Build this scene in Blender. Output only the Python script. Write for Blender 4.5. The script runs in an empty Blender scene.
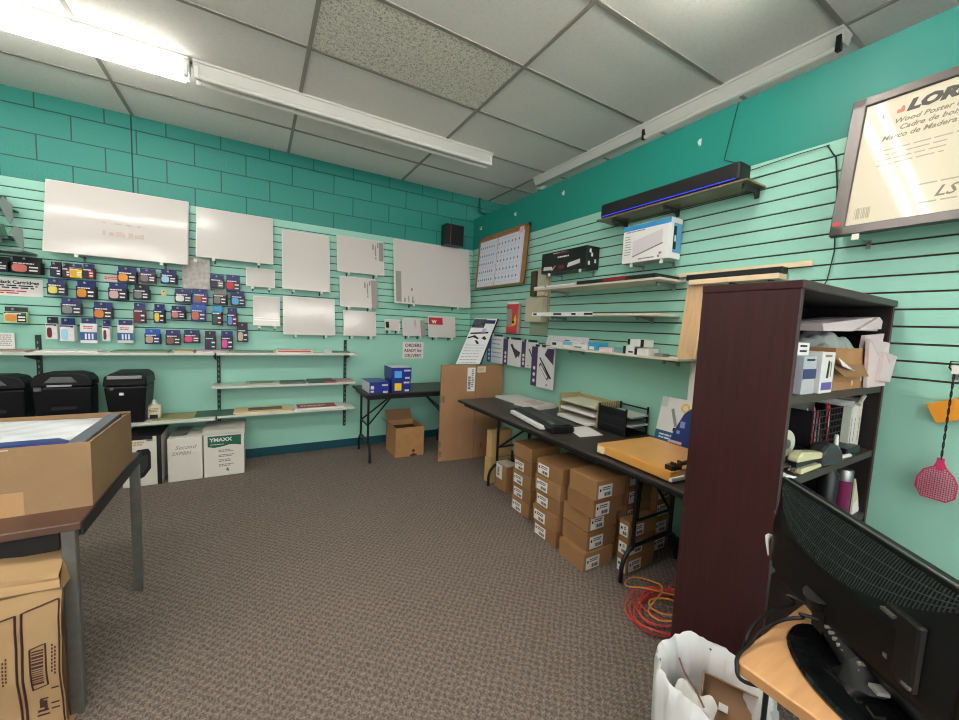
import bpy, bmesh, math, random
from mathutils import Vector, Matrix
random.seed(11)
S=bpy.context.scene
COL=S.collection
V=Vector
# ------------------------------------------------------------------ materials
def lin(c):
    return tuple(((v/255)/12.92 if v/255<=.04045 else ((v/255+.055)/1.055)**2.4) for v in c)+(1,)
MATS={}
def mat(name,rgb,rough=.6,metal=0,spec=.5,emit=0,var=0,vscale=8,bump=0,bscale=60,coat=0,trans=0,ior=1.45,alpha=1,stretch=None):
    if name in MATS: return MATS[name]
    m=bpy.data.materials.new(name); m.use_nodes=True; nt=m.node_tree; b=nt.nodes['Principled BSDF']
    c=lin(rgb); b.inputs['Base Color'].default_value=c; b.inputs['Roughness'].default_value=rough
    b.inputs['Metallic'].default_value=metal; b.inputs['Specular IOR Level'].default_value=spec
    b.inputs['Coat Weight'].default_value=coat; b.inputs['Transmission Weight'].default_value=trans
    b.inputs['IOR'].default_value=ior; b.inputs['Alpha'].default_value=alpha
    if emit: b.inputs['Emission Color'].default_value=c; b.inputs['Emission Strength'].default_value=emit
    if var or bump:
        tc=nt.nodes.new('ShaderNodeTexCoord'); mp=nt.nodes.new('ShaderNodeMapping'); nt.links.new(tc.outputs['Object'],mp.inputs[0])
        if stretch: mp.inputs['Scale'].default_value=stretch
    if var:
        n=nt.nodes.new('ShaderNodeTexNoise'); n.inputs['Scale'].default_value=vscale; n.inputs['Detail'].default_value=6
        nt.links.new(mp.outputs[0],n.inputs['Vector'])
        r=nt.nodes.new('ShaderNodeValToRGB'); r.color_ramp.elements[0].position=.3; r.color_ramp.elements[1].position=.7
        r.color_ramp.elements[0].color=tuple(x*(1-var) for x in c[:3])+(1,); r.color_ramp.elements[1].color=tuple(min(1,x*(1+var)) for x in c[:3])+(1,)
        nt.links.new(n.outputs[0],r.inputs[0]); nt.links.new(r.outputs[0],b.inputs['Base Color'])
    if bump:
        n2=nt.nodes.new('ShaderNodeTexNoise'); n2.inputs['Scale'].default_value=bscale; n2.inputs['Detail'].default_value=4
        nt.links.new(mp.outputs[0],n2.inputs['Vector'])
        bp=nt.nodes.new('ShaderNodeBump'); bp.inputs['Strength'].default_value=bump; bp.inputs['Distance'].default_value=.01
        nt.links.new(n2.outputs[0],bp.inputs['Height']); nt.links.new(bp.outputs[0],b.inputs['Normal'])
    MATS[name]=m; return m
# ------------------------------------------------------------------ geometry
class F:                       # a flat frame: origin, right, up -> outward normal
    def __init__(s,o,r,u): s.o=V(o); s.r=V(r).normalized(); s.u=V(u).normalized(); s.n=s.r.cross(s.u).normalized()
    def p(s,u,v,d=0): return s.o+s.r*u+s.u*v+s.n*d
def FB(x,y,z): return F((x,y,z),(1,0,0),(0,0,1))      # facing -Y
def FR(x,y,z): return F((x,y,z),(0,-1,0),(0,0,1))     # facing -X
def FT(x,y,z,a=0): return F((x,y,z),(math.cos(a),math.sin(a),0),(-math.sin(a),math.cos(a),0))  # lying flat
class G:
    def __init__(s): s.v=[]; s.f=[]; s.m=[]
    def add(s,vs,fs,mi=0):
        b=len(s.v); s.v+= [V(x) for x in vs]
        for f in fs: s.f.append([b+i for i in f]); s.m.append(mi)
        return s
    def box(s,a,b,mi=0):
        x0,y0,z0=a; x1,y1,z1=b
        x0,x1=min(x0,x1),max(x0,x1); y0,y1=min(y0,y1),max(y0,y1); z0,z1=min(z0,z1),max(z0,z1)
        return s.add([(x0,y0,z0),(x1,y0,z0),(x1,y1,z0),(x0,y1,z0),(x0,y0,z1),(x1,y0,z1),(x1,y1,z1),(x0,y1,z1)],
            [(0,3,2,1),(4,5,6,7),(0,1,5,4),(1,2,6,5),(2,3,7,6),(3,0,4,7)],mi)
    def fb(s,fr,u0,v0,d0,u1,v1,d1,mi=0):          # box in a frame
        P=[fr.p(u,v,d) for d in (d0,d1) for (u,v) in ((u0,v0),(u1,v0),(u1,v1),(u0,v1))]
        return s.add(P,[(0,3,2,1),(4,5,6,7),(0,1,5,4),(1,2,6,5),(2,3,7,6),(3,0,4,7)],mi)
    def poly(s,fr,pts,d0,d1,mi=0):                # extruded outline in a frame
        n=len(pts); P=[fr.p(u,v,d0) for u,v in pts]+[fr.p(u,v,d1) for u,v in pts]
        return s.add(P,[tuple(range(n-1,-1,-1)),tuple(range(n,2*n))]+[(i,(i+1)%n,n+(i+1)%n,n+i) for i in range(n)],mi)
    def hexa(s,P,mi=0): return s.add(P,[(0,3,2,1),(4,5,6,7),(0,1,5,4),(1,2,6,5),(2,3,7,6),(3,0,4,7)],mi)
    def tube(s,pts,r,n=8,mi=0,closed=False):
        pts=[V(p) for p in pts]; N=len(pts); rings=[]; up=None
        for i,p in enumerate(pts):
            if closed: t=pts[(i+1)%N]-pts[i-1]
            else: t=pts[min(i+1,N-1)]-pts[max(i-1,0)]
            t.normalize()
            if up is None:
                up=V((0,0,1)) if abs(t.z)<.9 else V((1,0,0))
            up=(up-t*up.dot(t)).normalized(); w=t.cross(up)
            rr=r[i] if isinstance(r,(list,tuple)) else r
            rings.append([p+(up*math.cos(a)+w*math.sin(a))*rr for a in [2*math.pi*k/n for k in range(n)]])
        b=[q for rg in rings for q in rg]; fs=[]
        for i in range(N if closed else N-1):
            j=(i+1)%N
            for k in range(n): fs.append((i*n+k,i*n+(k+1)%n,j*n+(k+1)%n,j*n+k))
        if not closed: fs+= [tuple(range(n-1,-1,-1)),tuple((N-1)*n+k for k in range(n))]
        return s.add(b,fs,mi)
    def lathe(s,c,prof,n=24,axis='Z',mi=0,sx=1,sy=1,fr=None):
        c=V(c or (0,0,0)); b=[]
        for r,h in prof:
            for k in range(n):
                a=2*math.pi*k/n; x,y=r*math.cos(a)*sx,r*math.sin(a)*sy
                b.append(fr.p(x,y,h) if fr else c+(V((x,y,h)) if axis=='Z' else V((x,h,y)) if axis=='Y' else V((h,x,y))))
        fs=[]
        for i in range(len(prof)-1):
            for k in range(n): fs.append((i*n+k,i*n+(k+1)%n,(i+1)*n+(k+1)%n,(i+1)*n+k))
        fs+= [tuple(range(n-1,-1,-1)),tuple((len(prof)-1)*n+k for k in range(n))]
        return s.add(b,fs,mi)
    def surf(s,fn,nu,nv,mi=0,wrap=False):
        b=[V(fn(i/nu,j/nv)) for j in range(nv+1) for i in range(nu+1)]
        fs=[(j*(nu+1)+i,j*(nu+1)+i+1,(j+1)*(nu+1)+i+1,(j+1)*(nu+1)+i) for j in range(nv) for i in range(nu)]
        return s.add(b,fs,mi)
def spl(pts,n=6):
    P=[V(p) for p in pts]; P=[P[0]*2-P[1]]+P+[P[-1]*2-P[-2]]; out=[]
    for i in range(1,len(P)-2):
        a,b,c,d=P[i-1:i+3]
        for k in range(n):
            t=k/n; out.append(.5*((2*b)+(c-a)*t+(2*a-5*b+4*c-d)*t*t+(3*b-a-3*c+d)*t**3))
    return out+[P[-2]]
OFF={}
def hl(s):
    for a,b in ((' ink pack',' pack'),(' at the right end of',' ending'),(' with a ',' with '),('just right of','right of'),(' cut by the left edge of the photo',' at the left'),('hanging pack','pack'),(' and dark tools, second',', second'),(' and one black pen, third',', third'),(', set above the end of the lowest row',''),(' in the third row left of',' left of'),('very narrow','narrow'),(' in the top row left of',' left of')): s=s.replace(a,b)
    return 'hook of the '+s
def build(g,name,m,parent=None,bevel=0,smooth=False,solid=0,seg=1):
    ms=m if isinstance(m,(list,tuple)) else [m]
    off=OFF[parent.name] if parent else None
    if off is None:
        lo=V((min(p.x for p in g.v),min(p.y for p in g.v),min(p.z for p in g.v))); hi=V((max(p.x for p in g.v),max(p.y for p in g.v),max(p.z for p in g.v)))
        off=V(((lo.x+hi.x)/2,(lo.y+hi.y)/2,lo.z))
    me=bpy.data.meshes.new(name); me.from_pydata([tuple(p-off) for p in g.v],[],g.f)
    for q in ms: me.materials.append(q)
    for p,i in zip(me.polygons,g.m): p.material_index=i
    bm=bmesh.new(); bm.from_mesh(me)
    if solid:
        bmesh.ops.remove_doubles(bm,verts=bm.verts,dist=1e-5)
        bmesh.ops.recalc_face_normals(bm,faces=bm.faces)
        bmesh.ops.solidify(bm,geom=bm.faces[:],thickness=solid)
    bmesh.ops.recalc_face_normals(bm,faces=bm.faces)
    if bevel: bmesh.ops.bevel(bm,geom=[e for e in bm.edges if len(e.link_faces)==2 and e.calc_face_angle(0)>.6],offset=bevel,segments=seg,affect='EDGES',profile=.5,clamp_overlap=True)
    bm.to_mesh(me); bm.free()
    if smooth:
        for p in me.polygons: p.use_smooth=True
        me.set_sharp_from_angle(angle=math.radians(40))
    o=bpy.data.objects.new(name,me); COL.objects.link(o)
    if parent: o.parent=parent; OFF[o.name]=off
    else: o.location=off; OFF[o.name]=off
    return o
def tag(o,label,cat,group=None,kind=None):
    o['label']=label; o['category']=cat
    if group: o['group']=group
    if kind: o['kind']=kind
    return o
def thing(name,label,cat,loc,group=None):
    o=bpy.data.objects.new(name,None); o.empty_display_size=.05; COL.objects.link(o); o.location=loc; OFF[o.name]=V(loc)
    return tag(o,label,cat,group)
def struct(g,name,m,**k):
    o=build(g,name,m,**k)
    if not k.get('parent'): o['kind']='structure'
    return o
def text(parent,lines,m,name='lettering',d=.0012):
    """lines: (string, frame, u, v, size, align, shear, bold, xscale) joined into one raised lettering mesh"""
    g=G()
    for t in lines:
        s,fr,u,v,size=t[:5]; al=t[5] if len(t)>5 else 'LEFT'; sh=t[6] if len(t)>6 else 0; bo=t[7] if len(t)>7 else 0; xs=t[8] if len(t)>8 else 1
        c=bpy.data.curves.new('t','FONT'); c.body=s; c.size=size; c.align_x=al; c.shear=sh; c.offset=bo; c.resolution_u=2; c.extrude=.0003
        o=bpy.data.objects.new('t',c); COL.objects.link(o)
        dg=bpy.context.evaluated_depsgraph_get(); me=bpy.data.meshes.new_from_object(o.evaluated_get(dg))
        g.add([fr.p(u+p.co.x*xs,v+p.co.y,d+p.co.z) for p in me.vertices],[tuple(p.vertices) for p in me.polygons])
        bpy.data.objects.remove(o); bpy.data.curves.remove(c); bpy.data.meshes.remove(me)
    return build(g,name,m,parent)
def barcode(g,fr,u0,v0,u1,v1,d,vert=True,n=14,rs=3):
    R=random.Random(rs); x=0; 
    L=(u1-u0) if vert else (v1-v0)
    for i in range(n):
        w=L/n*R.choice((.3,.5,.75)); a=i*L/n
        if vert: g.fb(fr,u0+a,v0,d,u0+a+w,v1,d+.0006)
        else: g.fb(fr,u0,v0+a,d,u1,v0+a+w,d+.0006)
def rules(g,fr,u0,u1,vtop,step,n,h,d,rag=.25,rs=1):      # lines of illegible small print
    R=random.Random(rs)
    for i in range(n):
        e=u1-(u1-u0)*rag*R.random(); a=u0
        while a<e-.004:
            w=min((u1-u0)*R.uniform(.08,.22),e-a); g.fb(fr,a,vtop-i*step-h,d,a+w,vtop-i*step,d+.0006); a+=w+(u1-u0)*.03
def copy_thing(o,loc,label=None):
    c=o.copy(); COL.objects.link(c); c.location=loc
    if label: c['label']=label
    for ch in [x for x in bpy.data.objects if x.parent==o]:
        k=ch.copy(); COL.objects.link(k); k.parent=c
        for gc in [x for x in bpy.data.objects if x.parent==ch]:
            q=gc.copy(); COL.objects.link(q); q.parent=k
    return c
# palette
WHITE=mat('white_paper',(226,224,220),.7); WHITEPL=mat('white_plastic',(228,228,224),.35); BLACK=mat('black_print',(22,22,24),.6)
BLKPL=mat('black_plastic',(20,20,22),.35); BLKMT=mat('black_metal',(26,26,28),.45,.3); GREYPR=mat('grey_print',(120,118,116),.7)
KRAFT=mat('kraft_cardboard',(168,124,80),.8,var=.09,vscale=14,bump=.12,bscale=90); KRAFTD=mat('kraft_cardboard_inside',(150,112,76),.85,var=.06)
TAPE=mat('brown_packing_tape',(176,140,98),.3); CLEAR=mat('clear_plastic',(225,232,230),.12,trans=.85,alpha=.55)
STEEL=mat('steel',(150,150,150),.35,.9); RED=mat('red_print',(190,36,44),.55); NAVY=mat('navy_print',(30,40,98),.45)
BLUE=mat('blue_print',(40,86,170),.45); TEALPR=mat('teal_print',(60,150,190),.5); YEL=mat('yellow_print',(232,190,30),.5); ORG=mat('orange_print',(222,140,44),.5)
PINK=mat('pink_print',(222,60,120),.5); PURP=mat('purple_print',(74,50,92),.5); GREEN=mat('green_print',(30,120,80),.55)
# ------------------------------------------------------------------ camera
cam=bpy.data.cameras.new('camera'); co=bpy.data.objects.new('camera',cam); COL.objects.link(co)
cam.sensor_width=36; cam.lens=36*382.9049/959; cam.clip_start=.02
yaw,pit,rol=.5313,.0878,.0446
fw=V((math.sin(yaw)*math.cos(pit),math.cos(yaw)*math.cos(pit),-math.sin(pit))); rt=V((math.cos(yaw),-math.sin(yaw),0)); up=rt.cross(fw)
r2=rt*math.cos(rol)+up*math.sin(rol); u2=up*math.cos(rol)-rt*math.sin(rol)
M=Matrix((r2,u2,-fw)).transposed().to_4x4(); M.translation=V((-2.4931,-4.5392,1.472)); co.matrix_world=M
S.camera=co; S.cycles.filter_width=1.15
S.view_settings.view_transform='Standard'; S.view_settings.look='None'; S.view_settings.gamma=1; S.view_settings.exposure=0.38
w=bpy.data.worlds.new('world'); S.world=w; w.use_nodes=True
w.node_tree.nodes['Background'].inputs[0].default_value=(.9,.95,1,1); w.node_tree.nodes['Background'].inputs[1].default_value=.25
# ------------------------------------------------------------------ setting
ZC=3.145; ZP=2.867; ZT=2.469; SL=.0762; ZB=ZT-16*SL
XL=-6.4; YR=-8.2; XR=3.2
def block_mat():
    m=bpy.data.materials.new('painted_concrete_block'); m.use_nodes=True; nt=m.node_tree; b=nt.nodes['Principled BSDF']; L=nt.links.new
    tc=nt.nodes.new('ShaderNodeTexCoord'); sp=nt.nodes.new('ShaderNodeSeparateXYZ'); cb=nt.nodes.new('ShaderNodeCombineXYZ')
    L(tc.outputs['Object'],sp.inputs[0])
    ax=nt.nodes.new('ShaderNodeMath'); ax.inputs[1].default_value=3.807+.4064*10; L(sp.outputs[0],ax.inputs[0])
    az=nt.nodes.new('ShaderNodeMath'); az.inputs[1].default_value=.1975*20-3.026; L(sp.outputs[2],az.inputs[0])
    L(ax.outputs[0],cb.inputs[0]); L(az.outputs[0],cb.inputs[1])
    br=nt.nodes.new('ShaderNodeTexBrick'); br.inputs['Scale'].default_value=1; br.inputs['Brick Width'].default_value=.4064; br.inputs['Row Height'].default_value=.1975
    br.inputs['Mortar Size'].default_value=.005; br.inputs['Mortar Smooth'].default_value=.3; br.offset=.5
    c=lin((28,134,120)); br.inputs['Color1'].default_value=c; br.inputs['Color2'].default_value=tuple(x*.93 for x in c[:3])+(1,)
    br.inputs['Mortar'].default_value=tuple(x*.3 for x in c[:3])+(1,)
    L(cb.outputs[0],br.inputs['Vector']); L(br.outputs['Color'],b.inputs['Base Color']); b.inputs['Roughness'].default_value=.5
    n=nt.nodes.new('ShaderNodeTexNoise'); n.inputs['Scale'].default_value=70; L(tc.outputs['Object'],n.inputs['Vector'])
    mx=nt.nodes.new('ShaderNodeMath'); mx.operation='MULTIPLY_ADD'; L(br.outputs['Fac'],mx.inputs[0]); mx.inputs[1].default_value=-1; L(n.outputs[0],mx.inputs[2])
    bp=nt.nodes.new('ShaderNodeBump'); bp.inputs['Strength'].default_value=.45; bp.inputs['Distance'].default_value=.006
    L(mx.outputs[0],bp.inputs['Height']); L(bp.outputs[0],b.inputs['Normal']); return m
def carpet_mat():
    m=bpy.data.materials.new('woven_carpet'); m.use_nodes=True; nt=m.node_tree; b=nt.nodes['Principled BSDF']; L=nt.links.new
    tc=nt.nodes.new('ShaderNodeTexCoord')
    def N(t,**k):
        n=nt.nodes.new(t)
        for a,v in k.items(): n.inputs[a].default_value=v
        return n
    n0=N('ShaderNodeTexNoise',Scale=20); L(tc.outputs['Object'],n0.inputs['Vector'])
    mixv=nt.nodes.new('ShaderNodeMixRGB'); mixv.blend_type='ADD'; mixv.inputs[0].default_value=.034; L(tc.outputs['Object'],mixv.inputs[1]); L(n0.outputs['Color'],mixv.inputs[2])
    sp=nt.nodes.new('ShaderNodeSeparateXYZ'); L(mixv.outputs[0],sp.inputs[0])
    P=.040
    def sine(axis,per,ph=0):
        a=nt.nodes.new('ShaderNodeMath'); a.operation='MULTIPLY_ADD'; L(sp.outputs[axis],a.inputs[0]); a.inputs[1].default_value=2*math.pi/per; a.inputs[2].default_value=ph
        s=nt.nodes.new('ShaderNodeMath'); s.operation='SINE'; L(a.outputs[0],s.inputs[0]); return s
    def mul(a,c):
        x=nt.nodes.new('ShaderNodeMath'); x.operation='MULTIPLY'; L(a.outputs[0],x.inputs[0]); L(c.outputs[0],x.inputs[1]); return x
    chk=mul(sine(0,P),sine(1,P))
    fine=nt.nodes.new('ShaderNodeTexNoise'); fine.inputs['Scale'].default_value=260; fine.inputs['Detail'].default_value=3; L(tc.outputs['Object'],fine.inputs['Vector'])
    s1=sine(0,P/3.0); s2=sine(1,P/3.0)
    st=nt.nodes.new('ShaderNodeMath'); st.operation='GREATER_THAN'; L(chk.outputs[0],st.inputs[0]); st.inputs[1].default_value=0
    mx=nt.nodes.new('ShaderNodeMixRGB'); L(st.outputs[0],mx.inputs[0]); L(s1.outputs[0],mx.inputs[1]); L(s2.outputs[0],mx.inputs[2])
    a1=nt.nodes.new('ShaderNodeMath'); a1.operation='MULTIPLY_ADD'; L(mx.outputs[0],a1.inputs[0]); a1.inputs[1].default_value=.10; a1.inputs[2].default_value=.5
    a2=nt.nodes.new('ShaderNodeMath'); a2.operation='MULTIPLY_ADD'; L(chk.outputs[0],a2.inputs[0]); a2.inputs[1].default_value=.17; L(a1.outputs[0],a2.inputs[2])
    a3=nt.nodes.new('ShaderNodeMath'); a3.operation='MULTIPLY_ADD'; L(fine.outputs[0],a3.inputs[0]); a3.inputs[1].default_value=1.5; L(a2.outputs[0],a3.inputs[2])
    a4=nt.nodes.new('ShaderNodeMath'); a4.operation='SUBTRACT'; L(a3.outputs[0],a4.inputs[0]); a4.inputs[1].default_value=.75
    r=nt.nodes.new('ShaderNodeValToRGB'); L(a4.outputs[0],r.inputs[0])
    e=r.color_ramp.elements; e[0].position=.22; e[0].color=lin((90,80,74)); e[1].position=.86; e[1].color=lin((154,140,130))
    x=e.new(.5); x.color=lin((119,107,99))
    L(r.outputs[0],b.inputs['Base Color']); b.inputs['Roughness'].default_value=.95; b.inputs['Specular IOR Level'].default_value=.1
    bp=nt.nodes.new('ShaderNodeBump'); bp.inputs['Strength'].default_value=.6; bp.inputs['Distance'].default_value=.006; L(a4.outputs[0],bp.inputs['Height']); L(bp.outputs[0],b.inputs['Normal'])
    return m
def fissure_mat(name,rgb,amt,sc):
    m=bpy.data.materials.new(name); m.use_nodes=True; nt=m.node_tree; b=nt.nodes['Principled BSDF']; L=nt.links.new
    tc=nt.nodes.new('ShaderNodeTexCoord'); n=nt.nodes.new('ShaderNodeTexNoise'); n.inputs['Scale'].default_value=sc; n.inputs['Detail'].default_value=2; n.inputs['Distortion'].default_value=1.2
    L(tc.outputs['Object'],n.inputs['Vector']); r=nt.nodes.new('ShaderNodeValToRGB'); L(n.outputs[0],r.inputs[0]); c=lin(rgb)
    r.color_ramp.elements[0].position=.38; r.color_ramp.elements[0].color=tuple(x*(1-amt) for x in c[:3])+(1,); r.color_ramp.elements[1].position=.5; r.color_ramp.elements[1].color=c
    L(r.outputs[0],b.inputs['Base Color']); b.inputs['Roughness'].default_value=.9
    bp=nt.nodes.new('ShaderNodeBump'); bp.inputs['Strength'].default_value=amt; bp.inputs['Distance'].default_value=.008; L(n.outputs[0],bp.inputs['Height']); L(bp.outputs[0],b.inputs['Normal']); return m
TEAL=mat('dark_teal_paint',(26,134,121),.5,bump=.08,bscale=120); MINT=mat('mint_paint',(150,204,185),.45,bump=.05,bscale=150)
SLOTR=mat('slat_groove_brown',(74,58,44),.8); SLOTB=mat('slat_groove_green',(44,84,70),.8)
struct(G().box((XL,YR,-.06),(XR,.0,0)),'floor',carpet_mat())
TILE=fissure_mat('ceiling_tile_plain',(236,234,226),.06,60); FISS=fissure_mat('ceiling_tile_fissured',(236,232,218),.5,75); BAR=mat('ceiling_grid_paint',(150,146,136),.6)
struct(G().box((XL,YR,ZC),(XR,.1,ZC+.06)),'ceiling',TILE)
g=G()
ylines=[-.571-.6045*k for k in range(13)]; xlines=[.2058+1.2*k for k in range(-6,3)]
for y in ylines: g.box((XL,y-.012,ZC-.006),(XR,y+.012,ZC+.001))
for x in xlines: g.box((x-.012,YR,ZC-.007),(x+.012,0,ZC+.001))
struct(g,'trim_1',BAR)
struct(G().box((-2.182,-2.372,ZC-.004),(-1.007,-1.797,ZC+.001)),'trim_2',FISS)
struct(G().box((XL,0,ZT-.001),(XR,.15,ZC+.05)).box((XL,.019,0),(XR,.15,ZT)),'wall_back',block_mat())
def slats(fr,wd,name,slot):
    g=G(); 
    for k in range(16):
        z1=ZT-k*SL-(0 if k==0 else .0046); z0=ZT-(k+1)*SL+(.0046 if k<15 else 0)
        g.fb(fr,0,z0,-.018,wd,z1,0,0)
    g.fb(fr,0,ZB,-.018,wd,ZT-.01,-.010,1)
    return struct(g,name,[MINT,slot])
slats(F((XL,0,0),(1,0,0),(0,0,1)),-XL,'trim_3',SLOTB)
slats(F((0,0,0),(0,-1,0),(0,0,1)),7.0,'trim_4',SLOTR)
struct(G().box((XL,.004,.093),(0,.02,ZB)),'trim_5',MINT)
struct(G().box((.018,0,0),(.14,-7.0,ZP)).box((.0,0,ZT),(.02,-7.0,ZP)),'wall_right',TEAL)
struct(G().box((.004,0,.093),(.02,-7.0,ZB)),'trim_6',MINT)
BASE=mat('baseboard_vinyl',(14,70,82),.4)
struct(G().box((XL,-.004,0),(0,.02,.093)),'baseboard_back',BASE)
struct(G().box((-.004,-.004,0),(.02,-7.0,.093)),'baseboard_right',BASE)
WL=mat('far_wall_paint',(196,204,198),.6)
struct(G().box((XL-.1,YR,0),(XL,0.1,ZC)),'wall_left',WL)
WX0,WX1,WZ0,WZ1=-6.0,-.4,.5,2.75
struct(G().box((XL,YR-.1,0),(XR,YR,WZ0)).box((XL,YR-.1,WZ1),(XR,YR,ZC)).box((XL,YR-.1,WZ0),(WX0,YR,WZ1)).box((WX1,YR-.1,WZ0),(XR,YR,WZ1)),'wall_rear',WL)
g=G()
for k in range(5): x=WX0+(WX1-WX0)*k/4; g.box((x-.03,YR-.09,WZ0),(x+.03,YR-.02,WZ1))
g.box((WX0,YR-.09,WZ0),(WX1,YR-.02,WZ0+.05)).box((WX0,YR-.09,WZ1-.05),(WX1,YR-.02,WZ1)); struct(g,'added_window_1',mat('added_window_frame',(70,72,72),.4,.4))  # unseen rear window, made up to go with the fill light
la=bpy.data.lights.new('added_rear_fill','AREA'); la.shape='RECTANGLE'; la.size=WX1-WX0; la.size_y=WZ1-WZ0; la.energy=120; la.color=(.93,.97,1)  # area light added behind the camera for even fill
lo=bpy.data.objects.new('added_rear_fill',la); COL.objects.link(lo); lo.location=((WX0+WX1)/2,YR-.12,(WZ0+WZ1)/2); lo.rotation_euler=(math.radians(90),0,0)
struct(G().box((XR,YR,0),(XR+.1,0.1,ZC)),'wall_outer',WL)
struct(G().box((-3.412,-.001,ZT),(-3.402,.001,ZC)),'trim_7',mat('control_joint',(12,58,54),.7))
# conduit elbow above the partition
tag(build(G().tube([(.06,-.02,3.145),(.06,-.02,3.02),(.064,-.02,2.985),(.08,-.02,2.966),(.11,-.02,2.96),(.30,-.02,2.96)],.013),'conduit_pipe',mat('conduit_paint',(16,84,78),.5),smooth=True),'dark teal painted conduit bending behind the partition top in the corner','pipe')
# ------------------------------------------------------------------ lamps
FIXM=mat('fixture_enamel',(214,212,204),.35); TUBEOFF=mat('unlit_tube_glass',(226,224,214),.3)
TUBE=mat('lit_tube',(255,251,246),.4,emit=32); TUBEL=mat('lit_tube_left',(255,251,246),.4,emit=17)
def fixture(a,b,label,lit,tubes=2,tube_range=None,group=None,tm=None):
    a=V(a); b=V(b); d=(b-a).normalized(); n=V((-d.y,d.x,0)); L=(b-a).length
    fr=F(a,d,n)       # u along, v across, normal up
    t=thing('fluorescent_light',label,'ceiling light',(a+b)/2,group)
    build(G().fb(fr,0,-.065,0,L,.065,.018).hexa([fr.p(u,v,dd) for dd,w in ((-.062,.03),(0,.058)) for u,v in ((0,-w),(L,-w),(L,w),(0,w))]),'housing',FIXM,t,bevel=.002)
    r0,r1=tube_range or (.02,L-.02)
    offs=(-.045,.045) if tubes==2 else (0.035,)
    g=G()
    for o in offs:
        for e in (r0,r1): build(G().fb(fr,e-.012,o-.016,-.10,e+.012,o+.016,-.02),'socket',WHITEPL if tubes==2 else BLKPL,t,bevel=.003)
    pass
    for o in offs:
        build(G().tube([fr.p(r0+.012,o,-.084),fr.p(r1-.012,o,-.084)],.016,10),'tube',(tm or TUBE) if lit else TUBEOFF,t,smooth=True)
    return t
ZF=ZC-.02
fixture((-5.27,-1.175,ZF),(-2.86,-1.175,ZF),'lit fluorescent strip light at the upper left of the ceiling',True,tm=TUBEL)
fixture((-2.84,-1.175,ZF),(-.50,-1.175,ZF),'unlit white fluorescent strip continuing right of the lit one toward the corner',False)
fixture((.25,-3.60,ZF),(.25,-.98,ZF),'long white fluorescent strip above the right partition with black tube sockets',False,1,(.02,1.22))
fixture((1.5,-3.9,ZF),(1.5,-1.4,ZF),'lit fluorescent strip light in the next room beyond the right partition',True)  # unseen lamp added to light the ceiling past the partition
for x0,y0,dz,lab in ((-2.86,-3.61,0,'lit strip light overhead in front of the viewpoint toward the bookcase'),(-5.3,-3.61,0,'lit strip light overhead above the walnut table'),(-2.86,-6.05,.35,'lit strip light hanging behind the viewpoint on the bookcase side'),(-5.3,-6.05,.35,'lit strip light hanging behind the viewpoint on the walnut table side')): fixture((x0,y0,ZF-dz),(x0+2.41,y0,ZF-dz),lab,True)  # rear pair is unseen and lowered to throw more light on the ceiling
t=thing('ceiling_fitting','small round white fitting with a black centre on the ceiling by the partition','fitting',(.42,-.83,ZC))
build(G().lathe((.42,-.83,ZC-.05),[(.05,0),(.055,.02),(.05,.05)],20),'ring',WHITEPL,t,smooth=True); build(G().lathe((.42,-.83,ZC-.06),[(.001,0),(.03,.004),(.034,.012)],20),'lens',BLKPL,t,smooth=True)
# white plastic hooks on the teal band
hk=None
for y,z,lab in ((-2.99,2.72,'white plastic wall hook on the teal band above the black sound bar'),(-1.714,2.745,'white plastic wall hook on the teal band between the sound bar and the corkboard'),(-.95,2.725,'white plastic wall hook just above the cork calendar board'),(-.20,2.715,'white plastic wall hook on the teal band nearest the corner')):
    t=thing('wall_hook',lab,'hook',(0,y,z),'white hooks on the teal band')
    fr=FR(0,y,z); build(G().fb(fr,-.009,-.022,0,.009,.022,.004),'plate',WHITEPL,t,bevel=.003); build(G().tube([fr.p(0,-.012,.003),fr.p(0,-.02,.012),fr.p(0,-.012,.02),fr.p(0,.004,.022)],.004),'hook_arm',WHITEPL,t,smooth=True)
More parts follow.
